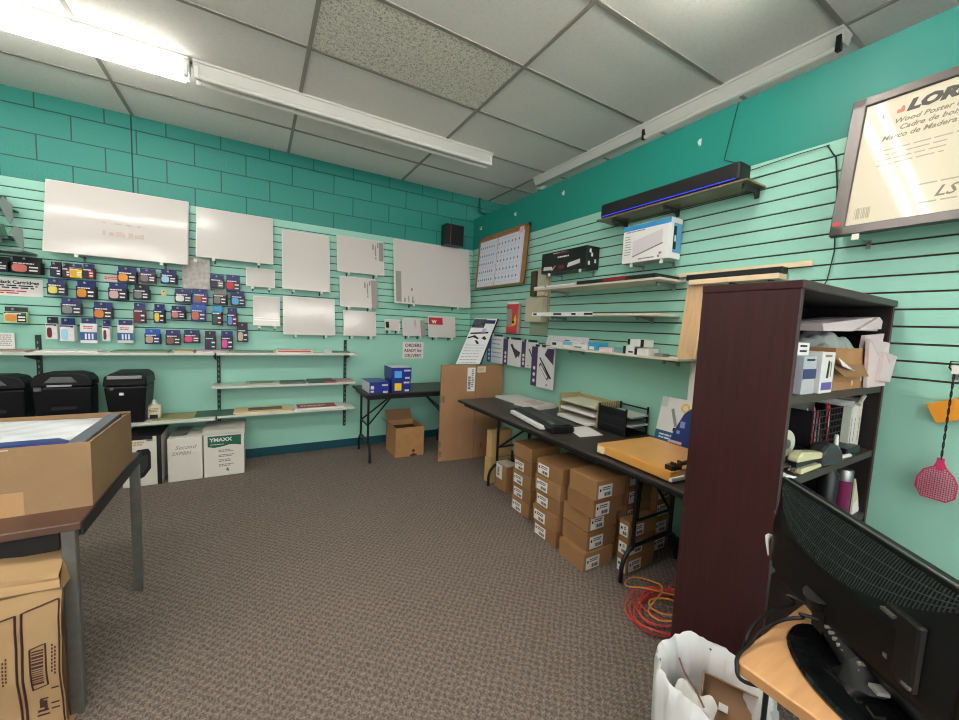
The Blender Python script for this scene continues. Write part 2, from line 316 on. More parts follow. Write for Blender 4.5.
# ------------------------------------------------------------------ blank white boards on the back wall
BOARD=mat('white_board_face',(208,201,196),.14,spec=.5); BEDGE=mat('board_edge',(222,218,208),.4); STRIPG=mat('grey_strip',(150,144,138),.5); MAGN=mat('dull_marks',(150,140,130),.6)
HOOKM=mat('hook_wire',(70,78,74),.4,.6); TIP=mat('hook_tip',(222,222,210),.5)
def hook(x,z,dep,label,grp,tip=TIP,ts=1):
    t=thing('slatwall_hook',label,'hook',(x,0,z),grp)
    build(G().box((x-.008,-.004,z-.03),(x+.008,0,z+.012)).tube([(x,-.002,z),(x,-dep,z-.004),(x,-dep-.004,z+.012)],.003,6),'arm',HOOKM,t)
    build(G().box((x-.012*ts,-dep-.009,z-.014*ts),(x+.012*ts,-dep-.005,z+.014*ts)),'tip',tip,t)
boards=[ # x0,x1,ztop,zbot,tilt,label
(-3.936,-3.015,2.492,1.908,.119,'largest blank glossy white board, leftmost of the row at the top of the back wall'),
(-2.962,-2.335,2.461,1.994,.092,'blank white board just right of the largest one at the top of the back wall'),
(-2.255,-1.795,2.368,1.763,.102,'tall blank white board, taller than wide, third from the left on the back wall'),
(-1.722,-1.205,2.396,2.000,.073,'white board with a grey strip at its upper right corner, above a smaller board'),
(-1.088,-.073,2.453,1.700,.106,'big white board nearest the corner with a grey strip low at its left edge'),
(-2.571,-2.318,1.952,1.765,.053,'small wide blank white board under the second board at the top'),
(-2.513,-2.273,1.677,1.379,.065,'small upright white board with a double line along its bottom'),
(-2.246,-1.735,1.697,1.299,.076,'medium blank white board directly under the tall one'),
(-1.687,-1.288,1.959,1.622,.067,'white board with marker clips at its upper right, second down in its column'),
(-1.643,-1.280,1.584,1.301,.060,'blank white board at the bottom of the column left of the big one'),
(-1.171,-.989,1.506,1.376,.043,'smallest white board with a dark clip at its left edge, under the big one'),
(-.957,-.693,1.530,1.317,.050,'small white board with a grey strip on its right side, under the big one'),
(-.622,-.243,1.575,1.308,.055,'small white board with a red printed label at its upper left')]
SHORT=('largest glossy white board','second board of the top row','tall blank white board','board with a grey upper corner','big white board nearest the corner','small wide blank board','small board with a double line','medium blank board below the tall one','board with clips, second in its column','bottom board left of the big one','smallest white board','small board with a grey right side','small board with a red label')
for i,(x0,x1,zt,zb,tl,lab) in enumerate(boards):
    h=math.hypot(tl,zt-zb); up=V((0,tl,zt-zb)).normalized()
    fr=F((x0,-.022-tl,zb),(1,0,0),up); w=x1-x0
    t=thing('white_board',lab,'white board',((x0+x1)/2,-.022-tl,zb),'white boards on the back wall')
    build(G().fb(fr,0,0,-.008,w,h,.004),'panel',BEDGE,t,bevel=.002)
    if i==0:      # thin sheet on a slightly bowed panel
        g=G(); g.surf(lambda a,b:fr.p(.006+a*(w-.012),.006+b*(h-.012),.0048+.022*math.sin(math.pi*b)*(.55+.45*math.sin(math.pi*a))),24,16); build(g,'face_sheet',BOARD,t,smooth=True)
        g=G()
        for (u0,v0,u1,v1) in ((.38,.30,.69,.37),(.38,.47,.66,.49)):
            for k in range(7): 
                a=u0+(u1-u0)*k/7; b=(v0+v1)/2
                d=.0055+.022*math.sin(math.pi*b)*(.55+.45*math.sin(math.pi*a/1)); g.fb(fr,a*w,v0*h,d+.001,a*w+.02+.012*(k%3),v1*h-.01*(k%2),d+.0016)
        build(g,'smudged_marks',mat('faint_marks',(190,172,164),.5),t)
    else:
        build(G().fb(fr,.006,.006,.004,w-.006,h-.006,.0046),'face_sheet',BOARD,t)
    if i==3: build(G().fb(fr,w-.055,h*.42,.0047,w-.008,h-.02,.012),'grey_strip',STRIPG,t); 
    if i==4: build(G().fb(fr,.022,.02,.0047,.085,h*.5,.010),'grey_strip',STRIPG,t)
    if i==8: build(G().fb(fr,w-.05,.0,.0047,w+.02,h-.02,.009),'grey_strip',STRIPG,t)
    if i==11: build(G().fb(fr,w-.03,.0,.0047,w+.03,h-.02,.009),'grey_strip',STRIPG,t)
    if i==4:
        g=G()
        for (u,v,a,b) in ((.12,.02,.012,.05),(.17,.02,.008,.07),(.215,.02,.03,.015),(.22,.03,.01,.06),(.205,.16,.02,.03),(.03,.03,.03,.05)): g.fb(fr,u,v,.005,u+a,v+b,.013)
        build(g,'marker_clip',MAGN,t)
    if i in (3,8):
        g=G()
        for (u,v,a,b) in ((.13,-.09,.012,.06),(.10,-.16,.01,.12),(.075,-.06,.012,.05),(.10,-.2,.012,.02)): g.fb(fr,w-u,h+v-.02,.005,w-u+a,h+v-.02+b,.013)
        build(g,'marker_clip',MAGN,t)
    if i==10: build(G().fb(fr,.01,.03,.0047,.045,.10,.02),'clip',BLKPL,t)
    if i==6: build(G().fb(fr,.01,.055,.0047,w-.01,.062,.006).fb(fr,.01,.08,.0047,w-.01,.084,.006),'double_line',mat('pale_line',(250,248,244),.4),t)
    if i==12:
        build(G().fb(fr,.01,h-.11,.0047,.20,h-.02,.006),'red_label',RED,t); text(t,[('W',fr,.05,h-.095,.06,'LEFT',0,.002)],WHITEPL,d=.0066)
    if i==11: build(G().fb(fr,.15,h-.09,.0047,.156,h-.02,.007).fb(fr,.17,h-.12,.0047,.174,h-.02,.007),'marker_clip',MAGN,t)
    # holding hooks
    for q in (.22,.8):
        hook(x0+w*q,zb-.012,.055+tl,('left' if q<.5 else 'right')+' of the two pale tipped hooks under the '+SHORT[i],'hooks holding the white boards')
# ------------------------------------------------------------------ hanging ink cartridge packs
def pack(x0,x1,zt,zb,top,main,side,label,art=None,name='ink_cartridge_pack',dep=.055,win=None):
    w,h=x1-x0,zt-zb; y=-.095; fr=F((x0,y,zb),V((1,random.uniform(-.18,.1),0)),V((0,0,1)))
    t=thing(name,label,'ink cartridge',((x0+x1)/2,y,zb),'ink cartridge packs on hooks')
    hd=h*.3
    build(G().fb(fr,0,0,-dep*.8,w,h-hd,.0),'carton',main,t,bevel=.002)
    build(G().fb(fr,.002,h-hd,-dep*.5,w-.002,h,-dep*.5+.006),'hang_tab',top,t)
    build(G().fb(fr,.004,h-hd*1.35,.0,w-.004,h-hd-.004,.0012),'header_band',top,t)
    if side: build(G().fb(fr,w*.56,.006,.0,w-.004,h*.58,.0012),'side_panel',side,t)
    if art: build(G().poly(fr,[(.008+(w*.55-.008)*(.5+.5*math.copysign(abs(math.cos(a))**.6,math.cos(a))),.012+(h*.53-.012)*(.5+.5*math.copysign(abs(math.sin(a))**.6,math.sin(a)))) for a in [math.pi*k/7+x0 for k in range(14)]],.0012,.0022),'picture',art,t)
    g=G(); rules(g,fr,w*.1,w*.8,h*.62,.014,1,.009,.0012,.1); g.fb(fr,w*.62,.02,.0013,w*.9,.03,.0022); g.fb(fr,w*.62,h*.34,.0013,w*.92,h*.42,.0022)
    build(g,'lettering',WHITE,t)
    hook((x0+x1)/2,zt-.018,.115,hl(label),'hooks holding the cartridge packs',STRIPG,.5)
DK=mat('dark_carton',(34,30,50),.45); SK=mat('light_blue_print',(150,196,222),.5); MAG=mat('magenta_print',(210,70,150),.5); GRN=mat('pale_green_print',(176,206,150),.5); WC=mat('white_carton',(216,216,214),.5); WINE=mat('dark_red_print',(110,26,40),.5)
P=pack
P(-3.916,-3.85,1.839,1.719,DK,DK,None,'dark ink cartridge pack with grey lettering, first in the top row left')
P(-3.846,-3.802,1.837,1.716,DK,DK,WINE,'narrow dark ink pack with a red corner, second in the top row')
P(-3.805,-3.731,1.837,1.722,NAVY,YEL,None,'ink pack with a square yellow front in the top row',mat('deep_yellow_print',(214,160,20),.5))
P(-3.727,-3.656,1.845,1.721,NAVY,DK,RED,'dark blue ink pack with a red stripe right of the yellow one')
P(-3.512,-3.387,1.848,1.711,NAVY,DK,None,'navy ink pack with an orange picture in the top row',ORG)
P(-3.368,-3.257,1.847,1.724,NAVY,WINE,DK,'navy and red ink pack in the top row left of the pale blue one',GREYPR)
P(-3.224,-3.109,1.854,1.728,NAVY,DK,DK,'navy ink pack with a pale blue picture left of the grey sheet',SK)
P(-2.862,-2.751,1.847,1.724,NAVY,DK,GREYPR,'navy and black ink pack in the top row just right of the grey sheet')
P(-2.735,-2.62,1.86,1.707,NAVY,NAVY,DK,'navy ink pack with a red picture at the right end of the top row',RED)
P(-3.938,-3.829,1.703,1.573,NAVY,DK,DK,'navy ink pack with a pale yellow picture, first in the second row',mat('pale_yellow_print',(214,200,90),.5))
P(-3.771,-3.648,1.703,1.554,NAVY,DK,DK,'navy ink pack with an orange picture, second in the second row',ORG)
P(-3.574,-3.451,1.705,1.559,NAVY,DK,DK,'navy ink pack with a pinkish grey picture, third in the second row',mat('pinkish_print',(196,160,160),.5))
P(-3.412,-3.303,1.702,1.571,DK,DK,None,'dark ink pack with a grey picture just left of the yellow tag',GREYPR)
P(-3.127,-3.002,1.692,1.565,NAVY,DK,None,'dark ink pack with a white photo in the second row',WC)
P(-2.994,-2.879,1.704,1.564,NAVY,BLUE,WINE,'blue ink pack with a brown picture in the second row',mat('brown_print',(150,90,60),.5))
P(-2.84,-2.729,1.708,1.565,GREYPR,DK,DK,'grey topped ink pack in the second row, second from its right end',GREYPR)
P(-2.697,-2.58,1.71,1.565,NAVY,DK,DK,'ink pack with a sky blue picture at the right end of the second row',mat('sky_print',(90,170,220),.5))
P(-3.864,-3.745,1.555,1.415,NAVY,DK,None,'dark navy ink pack with a grey picture, first in the third row',mat('grey_photo',(120,124,120),.5))
P(-3.672,-3.553,1.535,1.391,NAVY,DK,DK,'navy ink pack with an orange brown picture, second in the third row',mat('amber_print',(206,120,50),.5))
P(-3.416,-3.335,1.543,1.367,NAVY,WINE,DK,'narrow red and navy ink pack in the third row left of the yellow one')
P(-3.28,-3.202,1.543,1.373,NAVY,NAVY,DK,'narrow ink pack with a tall yellow picture in the third row',YEL)
P(-3.159,-3.049,1.534,1.415,NAVY,DK,DK,'small navy ink pack with a pink photo in the third row',mat('rose_print',(200,120,120),.5))
P(-3.011,-2.897,1.563,1.403,BLUE,NAVY,None,'bright blue topped ink pack with a copper picture in the third row',mat('copper_print',(190,100,70),.5))
P(-2.851,-2.771,1.554,1.372,TEALPR,DK,WINE,'narrow ink pack with a teal top in the third row',mat('dark_teal_print',(40,90,80),.5))
P(-2.731,-2.649,1.542,1.367,NAVY,DK,WINE,'narrow ink pack with a tall blue picture at the right end of the third row',mat('mid_blue_print',(80,130,210),.5))
P(-3.957,-3.888,1.393,1.213,DK,WC,None,'narrow white ink pack with a red picture, first in the fourth row',WINE)
P(-3.877,-3.787,1.389,1.198,NAVY,WC,None,'white ink pack with a pale blue picture, second in the fourth row',SK)
def bigpack(x0,x1,zt,zb,label):
    w,h=x1-x0,zt-zb; fr=FB(x0,-.09,zb)
    t=thing('ink_cartridge_pack',label,'ink cartridge',((x0+x1)/2,-.09,zb),'ink cartridge packs on hooks')
    build(G().fb(fr,0,0,-.03,w,h*.78,0),'carton',WC,t,bevel=.002); build(G().fb(fr,.008,h*.78,-.018,w-.008,h,-.01),'hang_tab',NAVY,t)
    build(G().fb(fr,.0,h*.12,0,w,h*.44,.001),'blue_band',mat('mid_navy_print',(44,84,140),.5),t)
    g=G()
    for k in range(3): g.fb(fr,w*(.27+.2*k),h*.16,.001,w*(.27+.2*k)+.011,h*.38,.002)
    build(g,'picture',WHITE,t); g=G(); rules(g,fr,.02,w-.02,h*.68,.014,2,.008,.0,.2); build(g,'lettering',RED,t)
    hook((x0+x1)/2,zt-.018,.10,hl(label),'hooks holding the cartridge packs',STRIPG,.5)
bigpack(-3.758,-3.654,1.395,1.183,'white and blue ink pack with three bars, left of the two alike')
bigpack(-3.526,-3.421,1.389,1.188,'white and blue ink pack with three bars, right of the two alike')
P(-3.622,-3.571,1.383,1.203,NAVY,WC,None,'very narrow red and white ink pack between the two white and blue ones',WINE)
P(-3.346,-3.236,1.317,1.181,BLUE,NAVY,None,'blue ink pack with a beige picture in the lowest row',mat('tan_print',(180,150,120),.5))
P(-3.2,-3.091,1.313,1.175,NAVY,DK,None,'navy ink pack with a brown picture in the lowest row',mat('umber_print',(130,84,70),.5))
P(-3.068,-2.947,1.317,1.195,NAVY,DK,None,'ink pack with a round hot pink picture in the lowest row',PINK)
P(-2.909,-2.822,1.312,1.139,DK,DK,None,'plain black ink pack in the lowest row, left of the magenta one')
P(-2.782,-2.684,1.317,1.141,NAVY,DK,DK,'ink pack with a tall magenta picture in the lowest row',MAG)
P(-2.65,-2.558,1.4,1.212,DK,DK,None,'dark ink pack with a beige photo, set above the end of the lowest row',mat('beige_print',(190,170,150),.5))
P(-4.26,-4.139,1.843,1.728,BLKPL,BLKPL,None,'black cartridge pack with a red label cut by the left edge of the photo',mat('salmon_print',(220,120,110),.5),dep=.07)
P(-4.129,-3.96,1.857,1.725,BLKPL,BLKPL,None,'wide black cartridge pack with a salmon label above the printed notice',mat('salmon_print',(220,120,110),.5),dep=.07)
P(-4.182,-4.059,1.461,1.335,BLKPL,GRN,BLKPL,'pale green and black cartridge pack below the printed notice',ORG,dep=.07)
# sheets and notices
def sheet(x0,x1,zt,zb,label,cat='paper',name='paper_notice',m=WHITE,y=-.004,par=True):
    t=thing(name,label,cat,((x0+x1)/2,y,zb)); fr=FB(x0,y,zb); build(G().fb(fr,0,0,0,x1-x0,zt-zb,.0015),'sheet',m,t); return t,fr,x1-x0,zt-zb
t,fr,w,h=sheet(-4.42,-3.989,1.69,1.548,'printed white notice about cartridges on the back wall at the left edge')
text(t,[('Ink Black Cartridges',fr,w-.02,h-.045,.036,'RIGHT',0,.0012,.95)],BLACK,d=.002)
g=G(); rules(g,fr,.02,w-.02,h-.055,.017,2,.010,.0015,.1,4); build(g,'small_print',BLACK,t); g=G(); rules(g,fr,.02,w-.02,h-.098,.017,2,.009,.0015,.3,5); build(g,'red_print',RED,t)
t,fr,w,h=sheet(-3.072,-2.861,1.986,1.701,'grey speckled sheet hung on the back wall between ink packs',m=mat('grey_speckled_sheet',(176,170,164),.6,var=.25,vscale=30),y=-.05)
hook(-2.97,1.962,.06,'slatwall hook holding the grey speckled sheet',None)
t,fr,w,h=sheet(-3.234,-3.198,1.679,1.617,'tiny yellow price tag in the second row of ink packs',cat='tag',name='price_tag',m=mat('pale_tag',(216,206,150),.6)); build(G().fb(fr,.012,.04,.0015,.022,.05,.002),'dot',BLACK,t)
t,fr,w,h=sheet(-3.62,-3.513,1.768,1.716,'narrow pale pink shelf label under the top row of ink packs',m=mat('pale_pink_label',(214,190,182),.6)); g=G(); rules(g,fr,.005,w-.005,h-.012,.014,2,.007,.0015); build(g,'small_print',RED,t)
t,fr,w,h=sheet(-4.30,-4.154,1.254,1.121,'white printed sheet standing on the top shelf at the left edge',y=-.03); g=G(); rules(g,fr,.01,w-.01,h-.015,.016,6,.006,.0015,.3,8); build(g,'small_print',GREYPR,t)
# dark file holder at the upper left
t=thing('file_holder','grey green tiered literature holder on the slatwall at the far left','holder',(-4.19,0,1.93))
HM=mat('holder_grey',(104,122,112),.4); HD=mat('holder_dark',(34,74,62),.5)
for pts,y in (([(-4.15,2.24),(-4.124,2.285),(-4.08,2.229),(-4.076,2.134),(-4.097,2.08),(-4.135,2.19)],-.15),([(-4.08,2.02),(-4.055,2.07),(-4.012,2.05),(-4.012,1.897),(-4.036,1.91)],-.2)):
    build(G().poly(FB(0,y,0),pts,0,.004),'front_plate',HM,t); build(G().box((-4.5,y,pts[0][1]-.04),(-4.10,0,pts[0][1]-.03)),'pocket_floor',HD,t)
    build(G().hexa([(-4.5,y,pts[0][1]-.05),(-4.09,y,pts[0][1]-.05),(-4.09,y+.004,pts[0][1]-.05),(-4.5,y+.004,pts[0][1]-.05),(-4.5,y+.05,pts[0][1]+.06),(-4.13,y+.05,pts[0][1]+.06),(-4.13,y+.054,pts[0][1]+.06),(-4.5,y+.054,pts[0][1]+.06)]),'pocket_front',HD,t)
build(G().box((-4.5,-.24,1.875),(-4.012,-.0,1.892)),'base_tray',HM,t)
build(G().box((-4.48,-.12,1.945),(-4.16,-.10,2.07)),'leaflet',mat('pale_leaflet',(190,180,160),.6),t)
# ready for delivery sign
t,fr,w,h=sheet(-.93,-.655,1.24,1.035,'white paper sign with red and dark capital lettering above the far table',y=.003)
text(t,[('ORDERS',fr,w/2,h-.062,.058,'CENTER',0,.0015,1),('READY for',fr,w/2,h-.125,.055,'CENTER',0,.0015,.9),('DELIVERY',fr,w/2,h-.19,.058,'CENTER',0,.0015,.88)],mat('dark_red_letters',(120,44,48),.6),d=.002)
# speaker
t=thing('speaker','small black box speaker on top of the big white board in the corner','speaker',(-.35,-.09,2.46))
build(G().box((-.475,-.16,2.46),(-.225,-.02,2.71)),'cabinet',BLKPL,t,bevel=.006); build(G().box((-.405,-.166,2.475),(-.235,-.16,2.695)),'grille',mat('speaker_cloth',(30,28,32),.9,bump=.5,bscale=300),t); build(G().box((-.412,-.163,2.466),(-.406,-.159,2.70)),'trim_strip',mat('speaker_trim',(120,90,90),.4),t)
build(G().box((-.46,-.02,2.50),(-.24,0.0,2.60)),'wall_bracket',BLKMT,t)
# ------------------------------------------------------------------ wall shelving on the back wall
SHM=mat('shelf_enamel',(206,208,196),.35); UPR=mat('shelf_upright',(36,48,46),.5,.2)
def upright(x,z0,z1,label):
    t=thing('shelf_upright',label,'shelf upright',(x,0,z0)); build(G().box((x-.014,-.024,z0),(x+.014,-.0,z1)),'channel',UPR,t)
    g=G(); 
    for k in range(int((z1-z0)/.05)): g.box((x-.004,-.0255,z0+.02+k*.05),(x+.004,-.0235,z0+.04+k*.05))
    build(g,'slot_markings',mat('slot_shine',(120,134,128),.4,.4),t)
upright(-4.03,.30,1.24,'dark slotted shelf upright behind the shredders at the left'); upright(-2.808,.36,1.11,'dark slotted shelf upright at the middle of the back wall shelving'); upright(-1.612,.26,1.25,'dark slotted shelf upright at the right end of the back wall shelving')
def shelf(x0,x1,z,d,label,brx,name='wall_shelf'):
    t=thing(name,label,'shelf',((x0+x1)/2,-d/2,z))
    build(G().box((x0,-d,z-.022),(x1,-.026,z)),'board',SHM,t,bevel=.002)
    for x in brx:
        fr=F((x,0,0),(0,-1,0),(0,0,1)); build(G().poly(fr,[(.024,z-.022),(d-.03,z-.022),(d-.03,z-.036),(.024,z-.085)],-.004,.004),'bracket',UPR,t)
shelf(-4.9,-2.82,1.118,.27,'long cream wall shelf under the ink packs, left half of the top tier',(-4.03,-2.83)); shelf(-2.81,-1.54,1.118,.27,'cream wall shelf at the top tier right of the middle upright',(-2.80,-1.612))
shelf(-2.85,-1.54,.80,.25,'cream wall shelf in the middle tier right of the middle upright',(-2.80,-1.612))
shelf(-4.9,-2.815,.53,.38,'deep cream wall shelf carrying the black shredders',(-4.03,-2.83)); shelf(-2.805,-1.56,.53,.30,'cream wall shelf in the bottom tier with picture mats on it',(-2.80,-1.612))
def flat(x0,x1,y0,y1,z,h,m,label,cat='paper',name='paper_pad',a=0,group=None):
    t=thing(name,label,cat,((x0+x1)/2,(y0+y1)/2,z),group); build(G().box((x0,y0,z),(x1,y1,z+h)),'pad',m,t,bevel=.001); return t
SAGE=mat('sage_board',(120,140,120),.6); OLV=mat('cutting_mat',(66,92,84),.6)
flat(-4.30,-4.02,-.25,-.06,1.118,.012,mat('grey_pink_pad',(170,152,140),.7),'pinkish paper pad on the top shelf at the left edge')
flat(-3.98,-3.62,-.24,-.05,1.118,.010,WHITE,'white paper pad on the top shelf below the white and blue ink packs')
flat(-3.54,-3.16,-.25,-.05,1.118,.012,SAGE,'greenish paper pad on the top shelf, third from the left edge')
flat(-3.12,-2.98,-.25,-.05,1.118,.016,mat('tan_pad',(190,174,140),.7),'tan paper pad on the top shelf left of the middle upright')
flat(-2.96,-2.72,-.26,-.05,1.118,.014,mat('lilac_pad',(206,180,190),.7),'lilac white booklet on the top shelf above the middle upright','booklet','booklet')
flat(-2.66,-2.34,-.24,-.05,1.118,.012,SAGE,'grey green pad on the top shelf left of the pink booklet')
t=flat(-2.32,-1.98,-.25,-.05,1.118,.028,mat('pink_booklet',(224,196,184),.6),'pink and white booklet stack on the top shelf below the medium board','booklet','booklet'); build(G().box((-2.30,-.2515,1.130),(-2.0,-.25,1.140)),'red_stripe',RED,t)
t=thing('folded_card','small white folded card on the top shelf near its right end','card',(-1.83,-.12,1.118)); build(G().hexa([(-1.87,-.22,1.118),(-1.78,-.22,1.118),(-1.78,-.06,1.118),(-1.87,-.06,1.118),(-1.86,-.21,1.121),(-1.79,-.21,1.121),(-1.76,-.07,1.15),(-1.85,-.07,1.15)]),'card',WHITE,t)
flat(-1.78,-1.60,-.24,-.05,1.118,.010,SAGE,'dark sage pad on the top shelf beside the folded white card')
t=flat(-2.58,-2.30,-.24,-.04,.80,.014,mat('taupe_sheet',(176,176,160),.6),'pale framed print on the middle shelf, left one','print','framed_print'); build(G().box((-2.54,-.21,.814),(-2.34,-.07,.8155)),'picture',SAGE,t)
flat(-2.28,-2.04,-.23,-.04,.80,.012,mat('dark_sage_print',(92,104,90),.6),'dark green print on the middle shelf beside the pale framed one','print','framed_print')
t=flat(-2.02,-1.76,-.24,-.04,.80,.020,mat('deep_green_board',(60,84,78),.5),'dark teal framed print with a red corner on the middle shelf','print','framed_print'); build(G().box((-1.86,-.242,.802),(-1.77,-.24,.818)),'red_corner',RED,t)
flat(-1.74,-1.56,-.24,-.05,.80,.016,mat('mauve_print',(178,150,146),.6),'mauve print at the right end of the middle shelf','print','framed_print')
flat(-3.27,-2.98,-.33,-.06,.53,.006,mat('olive_tan_mat',(150,146,100),.6),'tan cutting mat on the bottom shelf right of the bottle','mat','cutting_mat')
t=thing('cutting_mat','dark grey green cutting mat on the bottom shelf across the middle upright','mat',(-2.80,-.17,.53)); build(G().box((-2.99,-.30,.53),(-2.66,-.03,.534)),'mat_sheet',OLV,t)
t=flat(-2.68,-2.18,-.29,-.03,.53,.016,mat('cream_mount',(222,196,150),.6),'cream mounted picture with a brown photo on the bottom shelf','picture','mounted_picture'); build(G().box((-2.56,-.22,.546),(-2.26,-.09,.5475)),'photo',mat('brown_photo',(96,70,54),.5,var=.4,vscale=14),t)
t=flat(-2.15,-1.66,-.28,-.03,.53,.014,WHITE,'white board with a dark red panel at the right end of the bottom shelf','picture','mounted_picture'); build(G().box((-2.12,-.25,.544),(-1.74,-.05,.5455)),'red_panel',mat('brick_red_print',(164,64,58),.5),t)
g=G(); rules(g,F((-2.12,-.25,.5455),(1,0,0),(0,1,0)),.03,.30,.12,.03,2,.02,.0); build(g,'white_print',WHITE,t)
# glue bottle
t=thing('glue_bottle','white bottle with a dark label patch on the bottom shelf beside the shredder','bottle',(-3.27,-.22,.53))
build(G().box((-3.32,-.25,.53),(-3.222,-.19,.655)),'body',mat('cream_bottle',(222,214,190),.35),t,bevel=.012,smooth=True); build(G().lathe((-3.27,-.22,.655),[(.026,0),(.024,.012),(.017,.014),(.014,.035),(.006,.045)],14),'cap',WHITEPL,t,smooth=True)
build(G().box((-3.297,-.2512,.535),(-3.243,-.25,.57)),'dark_patch',BLACK,t); g=G(); rules(g,FB(-3.31,-.25,.53),.01,.08,.095,.012,3,.006,.0,.3); build(g,'label_print',mat('rust_print',(150,90,60),.6),t)
# shredders
SHD=mat('shredder_black',(15,16,18),.42,spec=.3); SHG=mat('shredder_grey',(92,94,96),.3)
def shredder(x0,x1,z1,label,narrow=False):
    zb=.53; w=x1-x0; xc=(x0+x1)/2; y0,y1=-.37,(-.06 if narrow else -.20)
    t=thing('paper_shredder',label,'shredder',(xc,-.2,zb),'paper shredders on the deep shelf')
    hh=z1-zb
    g=G(); ins=.03 if narrow else .015
    g.hexa([(x0+ins,y0+.03,zb),(x1-ins,y0+.03,zb),(x1-ins,y1,zb),(x0+ins,y1,zb),(x0+.006,y0,zb+hh*.74),(x1-.006,y0,zb+hh*.74),(x1-.006,y1,zb+hh*.74),(x0+.006,y1,zb+hh*.74)])
    build(g,'bin',SHD,t,bevel=.012,seg=2); yb=-.31 if narrow else -.16
    fr=F((x0,y0,zb+hh*.75),(1,0,0),(0,0,1)); H=hh*.25
    g=G(); 
    prof=[(0,0),(w,0),(w,H*.45),(w-.03,H*.85),(w-.09,H),(.09,H),(.03,H*.85),(0,H*.45)] if not narrow else [(0,0),(w,0),(w-.005,H*.7),(w-.04,H),(.05,H),(.01,H*.75)]
    g.poly(fr,prof,.004,yb); build(g,'head',SHD,t,bevel=.01,seg=2)
    if narrow:
        build(G().fb(fr,.03,H*.55,.004,w-.03,H*.82,.012),'chrome_lip',STEEL,t,bevel=.004); build(G().fb(fr,w*.36,-.075,-.008,w*.46,-.055,.002),'sticker',WHITE,t)
        build(G().lathe(fr.p(w*.2,-.02,0),[(.012,0),(.012,-.006)],12,axis='Y'),'badge',SHG,t)
    else:
        build(G().poly(fr,[(w*.22,H*.30),(w*.76,H*.30),(w*.66,H*.72),(w*.34,H*.72)],.004,.010),'control_panel',SHG,t,bevel=.003); build(G().fb(fr,w*.27,H*.02,.004,w*.66,H*.14,.009),'paper_slot',mat('slot_light',(170,172,174),.3),t)
        build(G().fb(fr,.02,-.03,-.004,.06,.0,.003),'badge',SHG,t)
        build(G().fb(fr,w*.3,-hh*.42,-.03,w*.72,-hh*.36,-.006),'window',mat('shredder_window',(40,46,52),.15),t)
shredder(-4.36,-3.99,.955,'black paper shredder at the left edge of the photo'); shredder(-3.968,-3.622,.968,'wide black paper shredder with a grey top panel, between two others'); shredder(-3.565,-3.285,.955,'narrow tall black paper shredder with a chrome lip and white sticker',True)
# boxes on the floor under the bottom shelf
WB=mat('white_box_card',(222,218,208),.55)
t=thing('shredder_box','white appliance carton printed with a black shredder, left of two white boxes on the floor','box',(-3.30,-.24,0))
build(G().box((-3.45,-.43,0),(-3.195,-.06,.425)),'carton',WB,t,bevel=.003); fr=FB(-3.45,-.43,0)
build(G().fb(fr,.225,.0,0,.256,.425,.0015),'shaded_edge',BLACK,t); build(G().box((-3.45,-.43,.425),(-3.194,-.06,.4265)).fb(fr,-.0,.40,0,.2,.427,.0015),'black_top',BLACK,t)  # black strip at the right stands in for the side face in shadow
pts=[(.05,.03),(.14,.08),(.185,.15),(.185,.29),(.17,.32),(.10,.315),(.055,.26)]
build(G().poly(fr,pts,.0,.0012),'printed_shredder',mat('printed_black',(30,30,34),.35),t); build(G().poly(fr,[(.09,.10),(.135,.12),(.165,.17),(.165,.27),(.10,.25)],.0012,.0018),'printed_bin',mat('printed_grey',(58,58,62),.3),t)
g=G(); rules(g,fr,.04,.15,.385,.02,2,.012,.0015,.2,3); build(g,'gold_print',mat('gold_print',(196,160,110),.5),t); build(G().fb(fr,.16,.385,.0015,.2,.40,.0022),'silver_badge',STEEL,t)
t=thing('white_box','plain white carton with handwriting, left of the green labelled box on the floor','box',(-3.035,-.24,0))
build(G().box((-3.155,-.43,0),(-2.91,-.06,.385)),'carton',WB,t,bevel=.003); fr=FB(-3.155,-.43,0)
text(t,[('Second',fr,.05,.285,.05,'LEFT',.35,0,1),('EXPIRES',fr,.03,.235,.042,'LEFT',.35,0,.9)],mat('pencil_writing',(130,128,124),.7),d=.0008)
build(G().hexa([(-3.14,-.33,.386),(-3.03,-.33,.386),(-3.03,-.10,.386),(-3.14,-.10,.386),(-3.15,-.36,.392),(-3.05,-.37,.392),(-3.0,-.13,.41),(-3.12,-.11,.41)]),'raised_flap',GREYPR,t)
t=thing('labelled_box','white carton with a dark green header band and white lettering, rightmost of the floor boxes','box',(-2.745,-.24,0))
build(G().box((-2.90,-.43,0),(-2.59,-.06,.40)),'carton',WB,t,bevel=.003); fr=FB(-2.90,-.43,0)
build(G().box((-2.905,-.435,.40),(-2.585,-.055,.43)).box((-2.905,-.435,.385),(-2.585,-.425,.40)),'lid',mat('lid_grey_white',(196,194,184),.55),t,bevel=.002)
build(G().poly(fr,[(.03,.375),(.03,.28),(.08,.268),(.14,.275),(.2,.29),(.25,.285),(.285,.275),(.285,.375)],0,.0015),'green_band',mat('bottle_green_print',(22,98,66),.5),t)
text(t,[('YMAXX',fr,.045,.325,.046,'LEFT',0,.0018,1.05)],WHITE,d=.002)
g=G(); rules(g,fr,.05,.16,.30,.014,1,.005,.0016); build(g,'small_lettering',WHITE,t)
g=G()
for k in range(4): rules(g,fr,.11,.24,.245-k*.045,.014,2,.007,.0,.35,k)
g.poly(fr,[(.165,.05),(.19,.035),(.185,.065),(.172,.075)],0,.0006); build(g,'grey_print',GREYPR,t)
